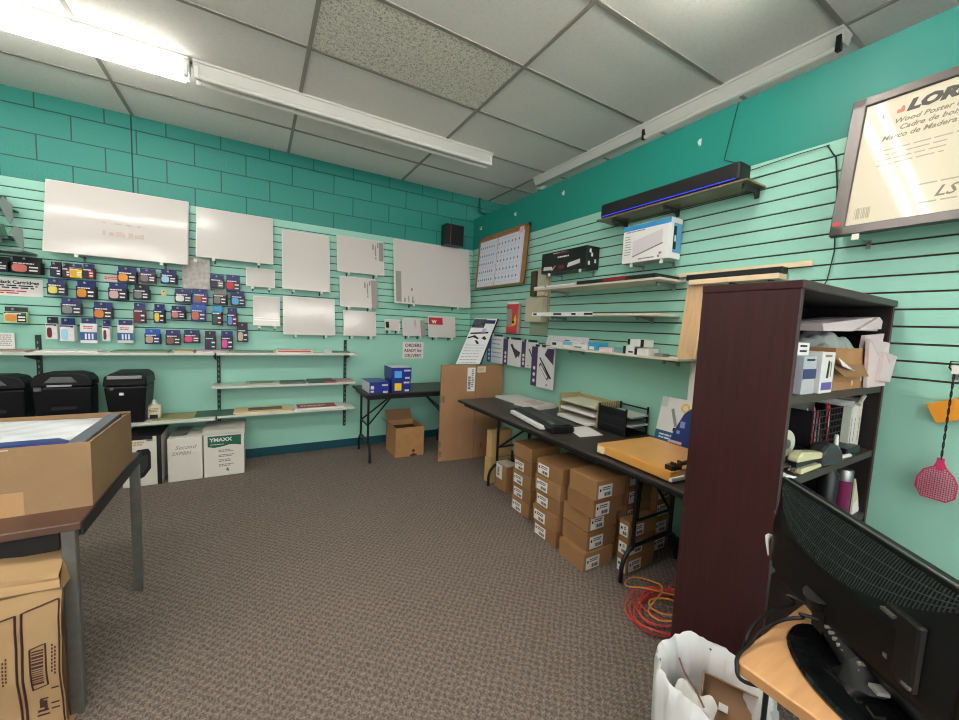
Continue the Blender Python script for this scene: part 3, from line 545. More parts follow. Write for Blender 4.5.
# ------------------------------------------------------------------ far folding table against the back wall
TBT=mat('table_laminate_dark',(58,50,46),.42,bump=.03,bscale=200); TBE=mat('table_edge',(24,22,22),.5); LEGM=mat('table_leg_steel',(20,20,22),.4,.2)
def leg_frame(t,ax,c,zt,spread,inward,bl=.32):
    """wishbone leg pair; ax = direction across the table, c = foot centre, inward = direction of the brace"""
    ax=V(ax); inward=V(inward); c=V(c)
    a=c-ax*spread; b=c+ax*spread
    for s,e in ((1,a),(-1,b)):
        q=ax*s
        build(G().tube([e+V((0,0,.012)),e+V((0,0,.10)),e+q*.015+V((0,0,.15)),e+q*.05+V((0,0,.19)),e+q*.09+V((0,0,.21))],.0135,8),'foot',LEGM,t,smooth=True)
        build(G().tube([e+q*.085+V((0,0,.19)),e+q*.085+V((0,0,zt))],.0125,8),'leg',LEGM,t,smooth=True)
    build(G().tube([a+ax*.08+V((0,0,.21)),b-ax*.08+V((0,0,.21))],.0125,8),'crossbar',LEGM,t,smooth=True); build(G().tube([a+ax*.085+V((0,0,zt-.02)),b-ax*.085+V((0,0,zt-.02))],.011,8),'crossbar',LEGM,t,smooth=True)
    m=c+V((0,0,zt-.32)); g=G().tube([m-ax*(spread-.085),m+ax*(spread-.085)],.009,6)
    g.tube([m-ax*(spread*.6),m+ax*0+inward*bl+V((0,0,.30))],.009,6).tube([m+ax*(spread*.6),m+inward*bl+V((0,0,.30))],.009,6); build(g,'brace',LEGM,t,smooth=True)
t=thing('folding_table','small dark folding table against the back wall holding blue boxes','table',(-1.0,-.42,0))
build(G().box((-1.545,-.70,.715),(-.42,-.10,.74)),'tabletop',TBT,t,bevel=.006); build(G().box((-1.515,-.67,.675),(-.45,-.13,.715)).box((-1.547,-.702,.718),(-.418,-.098,.734)),'apron',TBE,t,bevel=.003)
leg_frame(t,(0,1,0),(-1.48,-.42,0),.70,.24,(1,0,0)); leg_frame(t,(0,1,0),(-.50,-.42,0),.70,.24,(-1,0,0))
# blue toner boxes
TB=mat('toner_box_blue',(34,48,130),.35); TBW=mat('toner_box_end',(212,214,220),.45)
def toner(x0,x1,y0,y1,z0,h,pic,label,end):
    t=thing('toner_box',label,'box',((x0+x1)/2,(y0+y1)/2,z0),'blue boxes on the far table')
    build(G().box((x0,y0,z0),(x1,y1,z0+h)),'carton',TB,t,bevel=.002); fr=FB(x0,y0,z0); w=x1-x0
    build(G().box((x0-.001,y0+.004,z0+.004),(x0,y1-.004,z0+h-.004)),'end_panel',end,t)
    build(G().box((x0+.003,y0+.003,z0+h),(x1-.003,y1-.003,z0+h+.001)),'top_panel',TBW if z0>.8 else TB,t)
    g=G(); rules(g,fr,w*.62,w*.95,h*.82,.03,1,.018,0,.0); rules(g,fr,w*.68,w*.93,h*.2,.03,1,.02,0,.0); build(g,'lettering',WHITE,t)
    if pic: build(G().fb(fr,w*.14,h*.14,0,w*.5,h*.72,.0012),'picture',pic,t)
    return t,fr
t,fr=toner(-1.50,-1.295,-.68,-.36,.74,.115,None,'single low blue box with a white end at the left of the far table',TBW); build(G().fb(fr,.012,.045,0,.045,.08,.001).fb(fr,.012,.012,0,.045,.03,.001),'white_patch',WHITE,t)
toner(-1.265,-1.06,-.67,-.40,.74,.135,YEL,'lower blue box with a yellow picture, under another blue box',TB); toner(-1.27,-1.055,-.67,-.40,.876,.125,mat('cyan_picture',(80,160,220),.4),'upper blue box with a light blue picture, topmost of the two on the far table',TB)
# open carton under the far table
def open_carton(t,x0,x1,y0,y1,z0,z1,m,flaps=True,th=.006):
    yi0,yi1=y0+th,y1-th
    g=G().box((x0,y0,z0),(x1,y1,z0+th)).box((x0,yi0,z0+th),(x0+th,yi1,z1)).box((x1-th,yi0,z0+th),(x1,yi1,z1)).box((x0,y0,z0+th),(x1,yi0,z1)).box((x0,yi1,z0+th),(x1,y1,z1)); build(g,'carton',m,t)
t=thing('open_carton','open brown cardboard box on the floor under the far table','box',(-1.02,-.42,0))
open_carton(t,-1.185,-.86,-.60,-.24,0,.33,KRAFT)
build(G().hexa([(-1.18,-.24,.33),(-.87,-.24,.33),(-.87,-.236,.33),(-1.18,-.236,.33),(-1.18,-.16,.44),(-.87,-.16,.44),(-.87,-.156,.44),(-1.18,-.156,.44)]),'flap',KRAFTD,t); build(G().hexa([(-1.185,-.6,.33),(-1.181,-.6,.33),(-1.181,-.25,.33),(-1.185,-.25,.33),(-1.26,-.59,.38),(-1.256,-.59,.38),(-1.256,-.25,.38),(-1.26,-.25,.38)]),'flap',KRAFT,t)
build(G().box((-1.17,-.59,.20),(-.875,-.25,.27)),'contents',mat('dark_contents',(50,40,34),.8,var=.5,vscale=30),t)
g=G().lathe((-.98,-.601,.06),[(.018,0),(.018,-.001)],12,axis='Y').box((-1.02,-.6012,.0),(-.94,-.6,.02)).box((-1.0,-.6012,.02),(-.96,-.6,.03)); build(g,'printed_mark',mat('dark_brown_print',(70,44,30),.7),t)
# tall flattened carton
KR2=mat('kraft_flat_carton',(158,118,84),.8,var=.06,vscale=6,bump=.06,bscale=60)
t=thing('flattened_carton','tall brown flattened cardboard carton standing on the floor in the corner','cardboard',(-.42,-.90,0))
xa,xm,xb=-.80,-.405,-.025; ya,ym,yb=-.88,-.93,-.90
for (p,q,lab) in (((xa,ya),(xm-.003,ym),0),((xm+.003,ym),(xb,yb),1)):
    d=V((q[0]-p[0],q[1]-p[1],0)); fr=F((p[0],p[1],0),d,(0,0,1)); L=d.length
    build(G().fb(fr,0,0,-.035,L,1.045,0),'panel',KR2,t,bevel=.003)
    if lab==0:
        build(G().fb(fr,L-.10,.76,0,L-.01,1.02,.0012),'shipping_label',WHITE,t); g=G(); barcode(g,fr,L-.092,.775,L-.06,.93,.0012,False,16); rules(g,fr,L-.05,L-.02,1.0,.02,10,.010,.0012,.3); build(g,'label_print',BLACK,t)
        for q in ((.01,.64,.045,.72),(0,.15,.02,.22),(0,.05,.03,.11)): build(G().fb(fr,q[0],q[1],0,q[2],q[3],.003),'torn_tape',mat('worn_tape',(110,92,78),.5,var=.5,vscale=40),t)
    else:
        build(G().fb(fr,.01,.965,0,.12,1.03,.0012),'paper_label',mat('cream_label',(222,212,190),.6),t); g=G(); g.fb(fr,.02,.975,.0012,.10,1.02,.0018); build(g,'label_print',mat('label_beige',(196,180,156),.6),t)
        g=G(); g.poly(fr,[(.09,.10),(.11,.10),(.11,.14),(.118,.14),(.10,.17),(.082,.14),(.09,.14)],0,.0008); build(g,'printed_arrow',mat('faint_brown_print',(126,92,66),.7),t)
# poster board leaning in the corner
t=thing('poster_board','tall printed board tilted in the corner behind the flattened carton','poster board',(-.2,-.5,1.0))
fr=F((-.593,-.80,1.048),(.294,-.065,.004),(.295,.14,.515)); W_,H_=.275,.61
build(G().fb(fr,0,0,-.012,W_,H_,0),'board',mat('poster_white',(222,222,224),.5),t); build(G().fb(fr,W_-.001,0,-.03,W_+.02,H_,.002),'dark_edge',BLACK,t)
g=G().fb(fr,.0,H_-.13,0,W_*.55,H_-.01,.001); build(g,'photo',mat('poster_photo',(60,64,70),.5,var=.9,vscale=30),t)
build(G().fb(fr,W_*.55,H_-.07,0,W_-.01,H_-.02,.001),'navy_heading',NAVY,t); build(G().fb(fr,W_*.52,H_-.20,0,W_-.08,H_-.14,.001),'lilac_block',mat('lilac_print',(190,170,206),.5),t)
g=G().poly(fr,[(.02,H_-.20),(.23,H_-.18),(.23,H_-.205),(.02,H_-.22)],0,.001).poly(fr,[(.01,H_-.26),(.08,H_-.23),(.14,H_-.27),(.14,H_-.29),(.07,H_-.26),(.01,H_-.28)],0,.001).poly(fr,[(.17,H_-.27),(.20,H_-.24),(.24,H_-.28),(.22,H_-.295)],0,.001).poly(fr,[(.10,H_-.30),(.13,H_-.30),(.17,H_-.34),(.15,H_-.355)],0,.001); build(g,'black_marks',BLACK,t)
g=G(); rules(g,fr,.02,W_-.03,H_-.36,.038,8,.008,0,.15,7); build(g,'small_print',mat('sage_print',(150,160,150),.6),t)
# ------------------------------------------------------------------ right wall things
def bracket(y,z,dep,label,grp,m=HOOKM):
    t=thing('shelf_bracket',label,'bracket',(0,y,z),grp); fr=FB(0,y,0)
    build(G().poly(fr,[(-.002,z),(-dep,z),(-dep,z-.014),(-.05,z-.022),(-.002,z-.045)],-.004,.004).fb(fr,-dep,z-.03,-.006,-dep+.02,z-.001,.006),'arm',m,t); build(G().box((-.006,y-.012,z-.05),(-.0,y+.012,z)),'plate',m,t)
# cork board with calendar pages
CORK=mat('cork',(176,128,96),.85,var=.25,vscale=60); WOODF=mat('frame_wood',(150,108,66),.5,var=.12,vscale=20)
t=thing('cork_board','cork board with two calendar pages hanging on the right wall next to the corner','board',(-.03,-.75,1.92))
fr=F((-.07,-.235,1.938),(0,-1,0),(.04,0,.63)); W_,H_=1.02,.632
build(G().fb(fr,.0,.0,-.012,W_,H_,-.002),'backing',CORK,t)
build(G().fb(fr,0,0,-.015,.03,H_,.008).fb(fr,W_-.05,0,-.015,W_,H_,.008).fb(fr,0,H_-.035,-.015,W_,H_,.008).fb(fr,0,0,-.015,W_,.015,.008),'frame',WOODF,t)
CAL=mat('calendar_paper',(222,224,236),.6)
for k,(u0,u1) in enumerate(((.035,.42),(.44,.94))):
    c=build(G().fb(fr,u0,.02,-.002,u1,H_-.06,.004),'calendar_page',CAL,t); g=G(); rr=random.Random(k)
    for r in range(5):
        for q in range(7):
            u=u0+.02+(u1-u0-.04)*q/7; v=.09+r*.098; g.fb(fr,u,v,.004,u+.018,v+.022,.005)
    build(g,'dates',mat('date_print',(90,92,120),.6),c); g=G()
    for r in range(6): g.fb(fr,u0+.01,.055+r*.098,.004,u1-.01,.0565+r*.098,.0048)
    for q in range(8): u=u0+.01+(u1-u0-.02)*q/7; g.fb(fr,u,.055,.004,u+.0015,.545,.0048)
    build(g,'grid_lines',mat('calendar_grid',(160,160,180),.6),c)
build(G().fb(fr,.86,H_-.08,.008,.94,H_-.02,.010),'pink_note',mat('pink_note',(232,180,186),.6),t)
# acrylic rack with tan panels
t=thing('clear_rack','tan and clear literature rack on the right wall beside the cork board','rack',(-.06,-1.5,1.5))
ACR=mat('tan_acrylic',(170,160,134),.25,var=.05); fr=FR(-.0,-1.33,1.50)
build(G().fb(fr,.0,.04,.0,.28,.57,.012),'back_plate',ACR,t); build(G().fb(fr,.03,.30,.012,.11,.55,.06),'pocket_dark',mat('dark_olive',(70,62,40),.5),t); build(G().fb(fr,.13,.30,.012,.25,.55,.05),'pocket',mat('pale_tan_acrylic',(196,186,160),.25),t); build(G().fb(fr,-.01,.04,.012,.25,.28,.075),'pocket',mat('pale_tan_acrylic',(196,186,160),.25),t)
build(G().fb(fr,-.01,-.09,.0,.27,.04,.008),'lower_plate',mat('sage_acrylic',(140,160,132),.3),t)
# red package
t=thing('red_package','red packet with a yellow flame picture on the right wall below the cork board','packet',(-.06,-1.05,1.41)); fr=FR(-.05,-.945,1.41)
build(G().fb(fr,0,0,-.04,.215,.32,0),'card',mat('grey_packet',(160,140,132),.45),t,bevel=.002); build(G().fb(fr,0,.27,0,.215,.32,.001).fb(fr,.0,0,0,.2,.07,.001).fb(fr,.10,.07,0,.205,.27,.001),'red_print',mat('bright_red_print',(206,60,62),.45),t)
build(G().poly(fr,[(.10,.08),(.17,.09),(.19,.15),(.165,.2),(.14,.15),(.11,.13)],.001,.002),'flame_picture',YEL,t); build(G().fb(fr,.11,.11,.002,.15,.14,.0025),'black_mark',BLACK,t); build(G().fb(fr,.0,.32,-.01,.2,.345,-.006),'hang_tab',WHITEPL,t); 
# three wall shelves
SHC=mat('cream_shelf',(206,198,180),.4)
BRG=mat('bracket_grey',(150,156,148),.4,.3)
def rshelf(y0,y1,z,d,label,br,th=.016,edge=True):
    t=thing('wall_shelf',label,'shelf',(-d/2,(y0+y1)/2,z)); build(G().box((-d,y1,z-th),(-.002,y0,z)),'board',SHC,t,bevel=.002)
    for q,y in enumerate(br): bracket(y,z-th,d*.7,('left','right')[q]+' grey bracket under the '+label.split(' on the')[0].split(' carrying')[0]+(' on the right wall'),'brackets under the right wall shelves',BRG)
    return t
rshelf(-1.70,-2.98,1.836,.28,'upper cream shelf on the right wall below the black and white boxes',(-1.85,-2.9))
rshelf(-1.65,-2.96,1.608,.25,'middle cream shelf on the right wall with a price strip',(-1.85,-2.75))
rshelf(-1.88,-3.13,1.325,.25,'lowest cream shelf on the right wall carrying small boxes',(-2.1,-2.98))
g=G(); fr=FR(-.2515,-1.66,1.592)
t=thing('price_strip','printed price strip along the front edge of the middle right wall shelf','label',(-.2515,-2.0,1.59)); build(G().fb(fr,0,-.004,0,.75,.03,.0015),'strip',WHITE,t)
for u,w_ in ((.02,.05),(.30,.10),(.52,.05),(.66,.09)): g.fb(fr,u,.006,.0015,u+w_,.022,.002)
build(g,'print',BLACK,t)
t=thing('card_strip','black and dark red flat box lying on the upper right wall shelf','box',(-.15,-2.62,1.836)); build(G().box((-.285,-2.95,1.836),(-.03,-2.25,1.862)),'carton',BLKPL,t,bevel=.002); build(G().box((-.2862,-2.72,1.838),(-.2,-2.52,1.8632)),'red_band',mat('dark_red_band',(130,30,36),.45),t)
t=thing('white_strip','white flat strip pack at the left end of the upper right wall shelf','pack',(-.2,-1.9,1.836)); build(G().box((-.285,-2.24,1.836),(-.08,-1.71,1.852)),'pack',WHITE,t,bevel=.002); build(G().box((-.286,-1.88,1.84),(-.284,-1.865,1.85)),'mark',BLACK,t)
# small boxes on the lowest shelf
def sbox(y0,y1,x0,x1,z,h,m,label,extra=None,em=BLACK):
    t=thing('small_box',label,'box',((x0+x1)/2,(y0+y1)/2,z),'small boxes on the lowest right wall shelf'); build(G().box((x0,y1,z),(x1,y0,z+h)),'carton',m,t,bevel=.001); fr=FR(x0,y0,z); w_=y0-y1
    for (a,b,c,d) in (extra or ()): build(G().fb(fr,a*w_,b*h,0,c*w_,d*h,.001),'print',em,t)
z=1.325
sbox(-1.93,-2.06,-.23,-.12,z,.045,WC,'white small box on the lowest right shelf, second from its left end',[(.1,.3,.5,.8)]); sbox(-2.075,-2.19,-.23,-.12,z,.055,WC,'white small box with a pale blue top print on the lowest right shelf',[(.05,.4,.95,.95)],mat('pale_teal',(120,190,204),.5))
sbox(-2.20,-2.36,-.23,-.12,z,.040,WC,'low white small box on the lowest right shelf between two with blue print',[(.1,.2,.6,.5)],GREYPR); sbox(-2.37,-2.47,-.23,-.12,z,.06,TEALPR,'deep teal small box on the lowest right shelf',[(.1,.1,.6,.5)],WHITE)
sbox(-2.48,-2.60,-.23,-.12,z,.030,mat('pale_pink_box',(222,200,196),.5),'flat pale pink small box on the lowest right shelf'); sbox(-2.61,-2.70,-.22,-.12,z,.035,mat('sage_teal_box',(110,160,160),.5),'flat grey teal small box on the lowest right shelf')
sbox(-2.71,-2.80,-.24,-.13,z,.055,WC,'white small box with a black end at the base of the white pile',[(0,0,.25,1),(.5,.2,.9,.4)]); sbox(-2.805,-2.91,-.24,-.13,z,.045,WC,'white small box at the right foot of the white pile',[(.0,.0,.2,1)]); sbox(-2.74,-2.87,-.235,-.13,z+.0555,.05,WC,'white small box with black ends, topmost of the white pile',[(0,.2,.15,1),(.8,0,1,1)])
sbox(-2.93,-2.99,-.2,-.13,z,.02,GREYPR,'tiny grey box right of the white pile on the lowest right shelf')
t=thing('sticker_sheet','grey white speckled sticker sheet standing on the lowest right shelf at its left end','sheet',(-.15,-1.95,1.325)); fr=F((-.115,-1.72,1.325),(0,-1,0),(.03,0,.1)); build(G().fb(fr,0,0,0,.52,.095,.003),'sheet',mat('speckled_sheet',(206,204,206),.6,var=.12,vscale=60),t); g=G(); g.fb(fr,.24,.03,.003,.31,.06,.004); build(g,'black_label',BLACK,t)
# black boxed item and white boxed item on slatwall hooks
def hookr(y,z,dep,label,grp=None):
    t=thing('slatwall_hook',label,'hook',(0,y,z),grp); build(G().box((-.004,y-.008,z-.03),(-.0,y+.008,z+.01)).tube([(-.002,y,z),(-dep,y,z-.003),(-dep-.004,y,z+.012)],.0035,6),'arm',STEEL,t); build(G().box((-dep-.01,y-.012,z-.014),(-dep-.005,y+.012,z+.012)),'tip',TIP,t)
t=thing('black_box','long black printed box on hooks above the upper right wall shelf','box',(-.1,-1.92,1.99)); build(G().box((-.16,-2.215,1.985),(-.015,-1.645,2.17)),'carton',BLKPL,t,bevel=.002); fr=FR(-.16,-1.645,1.985)
build(G().poly(fr,[(.03,.03),(.16,.025),(.15,.055),(.04,.062)],0,.0012).poly(fr,[(.35,.03),(.50,.05),(.50,.085),(.36,.065)],0,.0012),'white_picture',mat('photo_white',(200,196,196),.5),t); build(G().poly(fr,[(.14,.02),(.19,.06),(.20,.06),(.16,.02)],0,.0016),'orange_mark',mat('peach_mark',(222,160,120),.5),t); build(G().fb(fr,.24,.025,0,.31,.055,.0012).fb(fr,.22,.155,0,.36,.17,.0012),'red_print',WINE,t)
g=G(); rules(g,fr,.22,.37,.135,.02,1,.012,.0,.1,3); rules(g,fr,.16,.34,.172,.02,1,.006,.0,.1,3); fe=FB(-.16,-2.216,1.985); 
for q in ((.02,.03),(.05,.1),(.09,.05),(.03,.13)): g.fb(fe,q[0],q[1],0,q[0]+.02,q[1]+.03,.001)
build(g,'lettering',WHITE,t)
for y in (-1.76,-2.15): hookr(y,1.972,.15,('left' if y>-2 else 'right')+' metal slatwall hook under the long black box','hooks under the black box')
t=thing('white_carton','white box with a blue top stripe on hooks below the sound bar','box',(-.15,-2.82,1.965)); build(G().box((-.15,-2.939,1.975),(-.03,-2.563,2.24)),'carton',WHITE,t,bevel=.002); fr=FR(-.15,-2.563,1.975)
build(G().fb(fr,.0,.228,0,.375,.262,.0012),'blue_stripe',mat('sky_blue_stripe',(50,140,196),.45),t); build(G().poly(fr,[(.09,.045),(.32,.11),(.32,.20),(.09,.15)],0,.0012),'machine_picture',mat('pale_grey_picture',(206,200,202),.4),t); build(G().poly(fr,[(.09,.037),(.33,.103),(.32,.11),(.09,.045)],0,.0014),'picture_shadow_line',GREYPR,t)
g=G(); rules(g,fr,.02,.08,.19,.018,8,.005,0,.3,2); rules(g,fr,.03,.2,.222,.02,1,.007,0,.1,2); rules(g,fr,.14,.28,.025,.02,1,.008,0,.1,2); g.fb(fr,.30,.035,0,.32,.05,.001).fb(fr,.29,.015,0,.305,.03,.001); build(g,'small_print',GREYPR,t)
fe=FB(-.15,-2.940,1.975); build(G().fb(fe,.03,.04,0,.115,.23,.001),'blue_end_panel',mat('end_blue',(90,150,190),.45),t); build(G().fb(fe,.03,.06,.001,.06,.21,.002),'dark_picture',BLACK,t); build(G().fb(fe,.04,.11,.002,.055,.15,.0025),'portrait_patch',WHITE,t)
for y in (-2.64,-2.88): hookr(y,1.963,.13,('left' if y>-2.7 else 'right')+' metal slatwall hook under the white machine box','hooks under the white box')
# sound bar on its shelf
t=thing('sound_bar_shelf','tan glass shelf with brackets under the black sound bar','shelf',(-.1,-2.85,2.30)); build(G().box((-.205,-3.40,2.322),(-.002,-2.34,2.332)),'board',mat('bronze_glass',(120,104,76),.2),t)
for q,y in enumerate((-2.46,-2.88,-3.36)): bracket(y,2.322,.16,('left','middle','right')[q]+' bracket under the tan sound bar shelf','brackets under the sound bar shelf')
t=thing('sound_bar','long black sound bar glowing with a thin blue light line, high on the right wall','speaker',(-.14,-2.85,2.332)); build(G().box((-.21,-3.36,2.334),(-.09,-2.38,2.435)),'cabinet',mat('sound_bar_black',(18,18,20),.5),t,bevel=.012,seg=2); build(G().box((-.2125,-3.34,2.342),(-.205,-2.40,2.3455)),'blue_light_line',mat('blue_led',(50,60,255),.4,emit=.8),t)
tag(build(G().tube([(-.15,-3.34,2.43),(-.10,-3.30,2.46),(-.012,-3.16,2.55),(-.008,-3.19,2.75),(-.008,-3.21,2.862),(.05,-3.22,2.872)],.003,6),'power_wire',mat('dark_wire',(24,40,38),.5),smooth=True),'thin dark wire running up the teal band from the sound bar','wire')
# wires by the framed sign
tag(build(G().tube([(-.006,-3.0,2.395),(-.012,-3.3,2.44),(-.010,-3.55,2.452),(-.008,-3.67,2.452)],.0025,6).tube([(-.006,-3.66,2.455),(-.012,-3.69,2.40),(-.008,-3.70,2.385),(-.012,-3.72,2.24),(-.014,-3.735,2.0),(-.012,-3.74,1.92),(-.01,-3.725,1.78),(-.03,-3.70,1.70)],.003,6),'hanging_wire',mat('dark_wire',(24,40,38),.5),smooth=True),'thin dark wire drooping along the slatwall behind the framed sign','wire')
# framed sign
FRM=mat('silver_frame',(92,88,86),.38,.7); PAPER=mat('cream_certificate',(214,205,182),.07,spec=.35)
up=V((.10,0,.635)); fr=F((-.14,-3.755,1.965),(0,-1,0),up); W_,H_=.92,.645
t=thing('framed_sign','silver framed cream certificate with bold lettering, tilted on the right wall','framed sign',(-.1,-4.2,1.965))
build(G().fb(fr,0,0,-.022,W_,.042,.008).fb(fr,0,H_-.042,-.022,W_,H_,.008).fb(fr,0,0,-.022,.05,H_,.008).fb(fr,W_-.05,0,-.022,W_,H_,.008),'frame',FRM,t,bevel=.003)
build(G().fb(fr,.04,.035,-.02,W_-.04,H_-.035,-.004),'certificate',PAPER,t)
text(t,[('LORELL',fr,.185,H_-.12,.062,'LEFT',.25,.004,1.15)],mat('charcoal_lettering',(74,70,64),.5),d=-.0035)
build(G().poly(fr,[(.155,H_-.12),(.178,H_-.12),(.178,H_-.095),(.170,H_-.09),(.166,H_-.102),(.155,H_-.105)],-.004,-.0028).fb(fr,.11,H_-.125,-.004,.116,H_-.105,-.0028),'red_emblem',mat('faded_red',(200,120,104),.5),t)
text(t,[('Wood Poster Frame',fr,.15,H_-.165,.030,'LEFT',.3,.0006),('Cadre de bois',fr,.17,H_-.198,.030,'LEFT',.3,.0006),('Marco de Madera para Poster',fr,.12,H_-.232,.030,'LEFT',.3,.0006),('LS',fr,.31,.115,.06,'LEFT',.4,.001)],mat('grey_serif',(130,122,104),.5),'script_lettering',d=-.0035)
g=G(); rules(g,fr,.12,.42,.37,.022,4,.005,-.004,.4,3); rules(g,fr,.26,.6,.18,.02,1,.006,-.004,.1,3); rules(g,fr,.27,.6,.10,.02,1,.006,-.004,.1,3); barcode(g,fr,.075,.07,.13,.12,-.004,True,10); build(g,'small_print',mat('taupe_print',(168,158,134),.5),t)
build(G().fb(fr,.008,.047,.008,.036,.063,.0095),'red_tag',RED,t)
for y in (-3.86,-4.5): hookr(y,1.945,.17,('left' if y>-4 else 'right')+' slatwall hook under the silver framed sign','hooks under the framed sign')
# hanging binder packs below the red packet
def binder(y0,y1,zt,zb,main,strip,label,art=None,x=-.08,dep=.02,name='binder_pack',rot=.0):
    fr=F((x,y0,zb),(rot,-1,0),(0,0,1)); w_,h=y0-y1,zt-zb
    t=thing(name,label,'pack',(x,(y0+y1)/2,zb),'hanging packs left of the lowest shelf'); build(G().fb(fr,0,0,-dep,w_,h,0),'card',main,t,bevel=.001)
    build(G().fb(fr,0,0,0,w_*.28,h,.001),'colour_strip',strip,t)
    g=G()
    for k in range(3): g.lathe(None,[(.018,.001),(.018,.002)],12,fr=F(fr.p(w_*.15,h*(.14+.16*k),0),fr.r,fr.u))
    build(g,'white_dots',WHITE,t)
    if art: art(t,fr,w_,h)
    build(G().fb(fr,w_*.1,h,-dep,w_*.9,h+.022,-dep+.006),'hang_tab',BLKPL,t); hookr((y0+y1)/2,zt+.012,-x+.02,hl(label),'hooks for the hanging packs')
def a1(t,fr,w,h): g=G(); rules(g,fr,w*.33,w*.95,h*.9,.05,5,.012,0,.2); build(g,'print',mat('slate_print',(120,140,180),.5),t)
def a2(t,fr,w,h): build(G().poly(fr,[(w*.42,h*.8),(w*.75,h*.3),(w*.85,h*.4),(w*.52,h*.85)],0,.001).poly(fr,[(w*.62,h*.7),(w*.9,h*.35),(w*.98,h*.55),(w*.8,h*.62)],0,.0014),'picture',mat('dark_plum',(58,36,60),.5),t)
def a3(t,fr,w,h): build(G().poly(fr,[(w*.45,h*.75),(w*.85,h*.25),(w*.95,h*.2),(w*.55,h*.72)],0,.001),'picture',BLACK,t); build(G().fb(fr,w*.45,h*.06,0,w*.52,h*.1,.001),'red_dot',RED,t)
def a4(t,fr,w,h):
    build(G().poly(fr,[(w*.72,h*.98),(w,h*.98),(w,h*.60),(w*.60,h*.82)],0,.001),'purple_corner',PURP,t); build(G().poly(fr,[(w*.36,h*.55),(w*.44,h*.62),(w*.86,h*.28),(w*.76,h*.20)],0,.001),'label_block',mat('mauve_block',(120,70,110),.5),t); build(G().poly(fr,[(w*.36,h*.74),(w*.42,h*.74),(w*.95,h*.27),(w*.88,h*.25)],0,.0016),'black_pen',BLACK,t)
    build(G().poly(fr,[(w*.42,h*.52),(w*.46,h*.56),(w*.78,h*.28),(w*.74,h*.25)],.001,.0022),'white_stripe',WHITE,t); build(G().fb(fr,w*.72,h*.07,0,w*.78,h*.11,.001),'red_dot',RED,t)
binder(-.62,-.945,1.365,1.055,WC,BLUE,'hanging pack with a blue strip beside the tilted poster',a1,x=-.09); binder(-.965,-1.295,1.345,1.06,WC,PURP,'hanging pack with a purple strip and dark tools, second from the corner',a2,x=-.09)
binder(-1.31,-1.56,1.335,1.07,WC,PURP,'hanging pack with a purple strip and one black pen, third from the corner',a3,x=-.09); binder(-1.55,-1.87,1.30,.915,WC,PURP,'large hanging pack with a purple corner, lowest of the hanging packs',a4,x=-.14)
# planks at the end of the shelves
PLY=mat('pale_plank',(206,170,128),.55,var=.12,vscale=5,stretch=(8,8,.6)); PLYE=mat('plank_edge',(232,206,170),.5)
t=thing('wood_plank','pale wooden plank standing on the lowest right shelf beside the bookcase','plank',(-.1,-3.07,1.325)); fr=F((-.15,-3.005,1.37),(-.0,-1,0),(.085,0,.46)); fr=F((-.115,-3.035,1.326),(0,-1,0),(.05,.0,.47))
build(G().fb(fr,0,0,-.02,.12,.47,0),'board',PLY,t); build(G().fb(fr,.116,.0,-.02,.122,.47,.001),'edge',PLYE,t)
t=thing('wall_rail','pale wooden shelf board on the right wall above the bookcase','shelf',(-.15,-3.35,1.80)); build(G().box((-.10,-3.55,1.795),(-.004,-3.06,1.825)),'board',PLYE,t,bevel=.002); build(G().box((-.02,-3.66,1.86),(-.004,-2.93,1.885)),'back_strip',PLYE,t)
for q,y in enumerate((-3.3,-3.5)): bracket(y,1.795,.08,('left','right')[q]+' grey bracket under the pale wooden board above the bookcase','brackets under the wooden board')
t=thing('black_bar','black flat bar lying on the pale wooden shelf board above the bookcase','bar',(-.1,-3.3,1.825)); build(G().box((-.085,-3.56,1.825),(-.022,-3.03,1.86)),'bar',BLKPL,t,bevel=.003)
tag(build(G().box((-.04,-3.165,.745),(-.012,-3.085,1.30)),'leaning_board',WHITE,bevel=.002),'narrow white panel leaning on the wall between the lowest shelf and the long table','panel')
# ------------------------------------------------------------------ long table along the right wall
t=thing('folding_table','long dark folding table along the right wall with stacked cartons beneath','table',(-.38,-2.43,0))
build(G().box((-.765,-3.645,.715),(-.012,-1.215,.74)),'tabletop',TBT,t,bevel=.006); build(G().box((-.767,-3.647,.718),(-.011,-1.213,.735)),'edge_band',TBE,t,bevel=.003); build(G().box((-.72,-3.60,.685),(-.06,-1.26,.715)),'apron',TBE,t)
leg_frame(t,(1,0,0),(-.385,-1.66,0),.685,.265,(0,-1,0)); leg_frame(t,(1,0,0),(-.385,-3.15,0),.685,.265,(0,1,0),.10)
def loose(pts,z,h,m,label,cat='paper',name='paper_stack',extra=None):
    t=thing(name,label,cat,(sum(p[0] for p in pts)/len(pts),sum(p[1] for p in pts)/len(pts),z)); fr=F((0,0,z),(1,0,0),(0,1,0)); build(G().poly(fr,pts,0,h),'sheets',m,t); 
    return t,fr
ZT2=.74
loose([(-.33,-1.22),(-.33,-1.56),(-.05,-1.56),(-.04,-1.22)],ZT2,.02,mat('grey_white_paper',(204,206,200),.6),'grey white paper stack at the far end of the long table')
t,fr=loose([(-.36,-1.60),(-.30,-1.88),(-.06,-1.86),(-.10,-1.58)],ZT2,.035,mat('pink_white_paper',(214,204,200),.6),'printed leaflet stack between the laminator and the wall','leaflets','leaflet_stack'); g=G(); rules(g,F((0,0,.775),(1,0,0),(0,1,0)),-.28,-.12,-1.63,.025,8,.012,0,.3); build(g,'print',mat('rose_grey_print',(180,150,150),.6),t)
loose([(-.488,-2.451),(-.563,-2.67),(-.365,-2.696),(-.286,-2.466)],ZT2,.003,WHITE,'single white sheet lying on the long table in front of the black tray',name='paper_sheet')
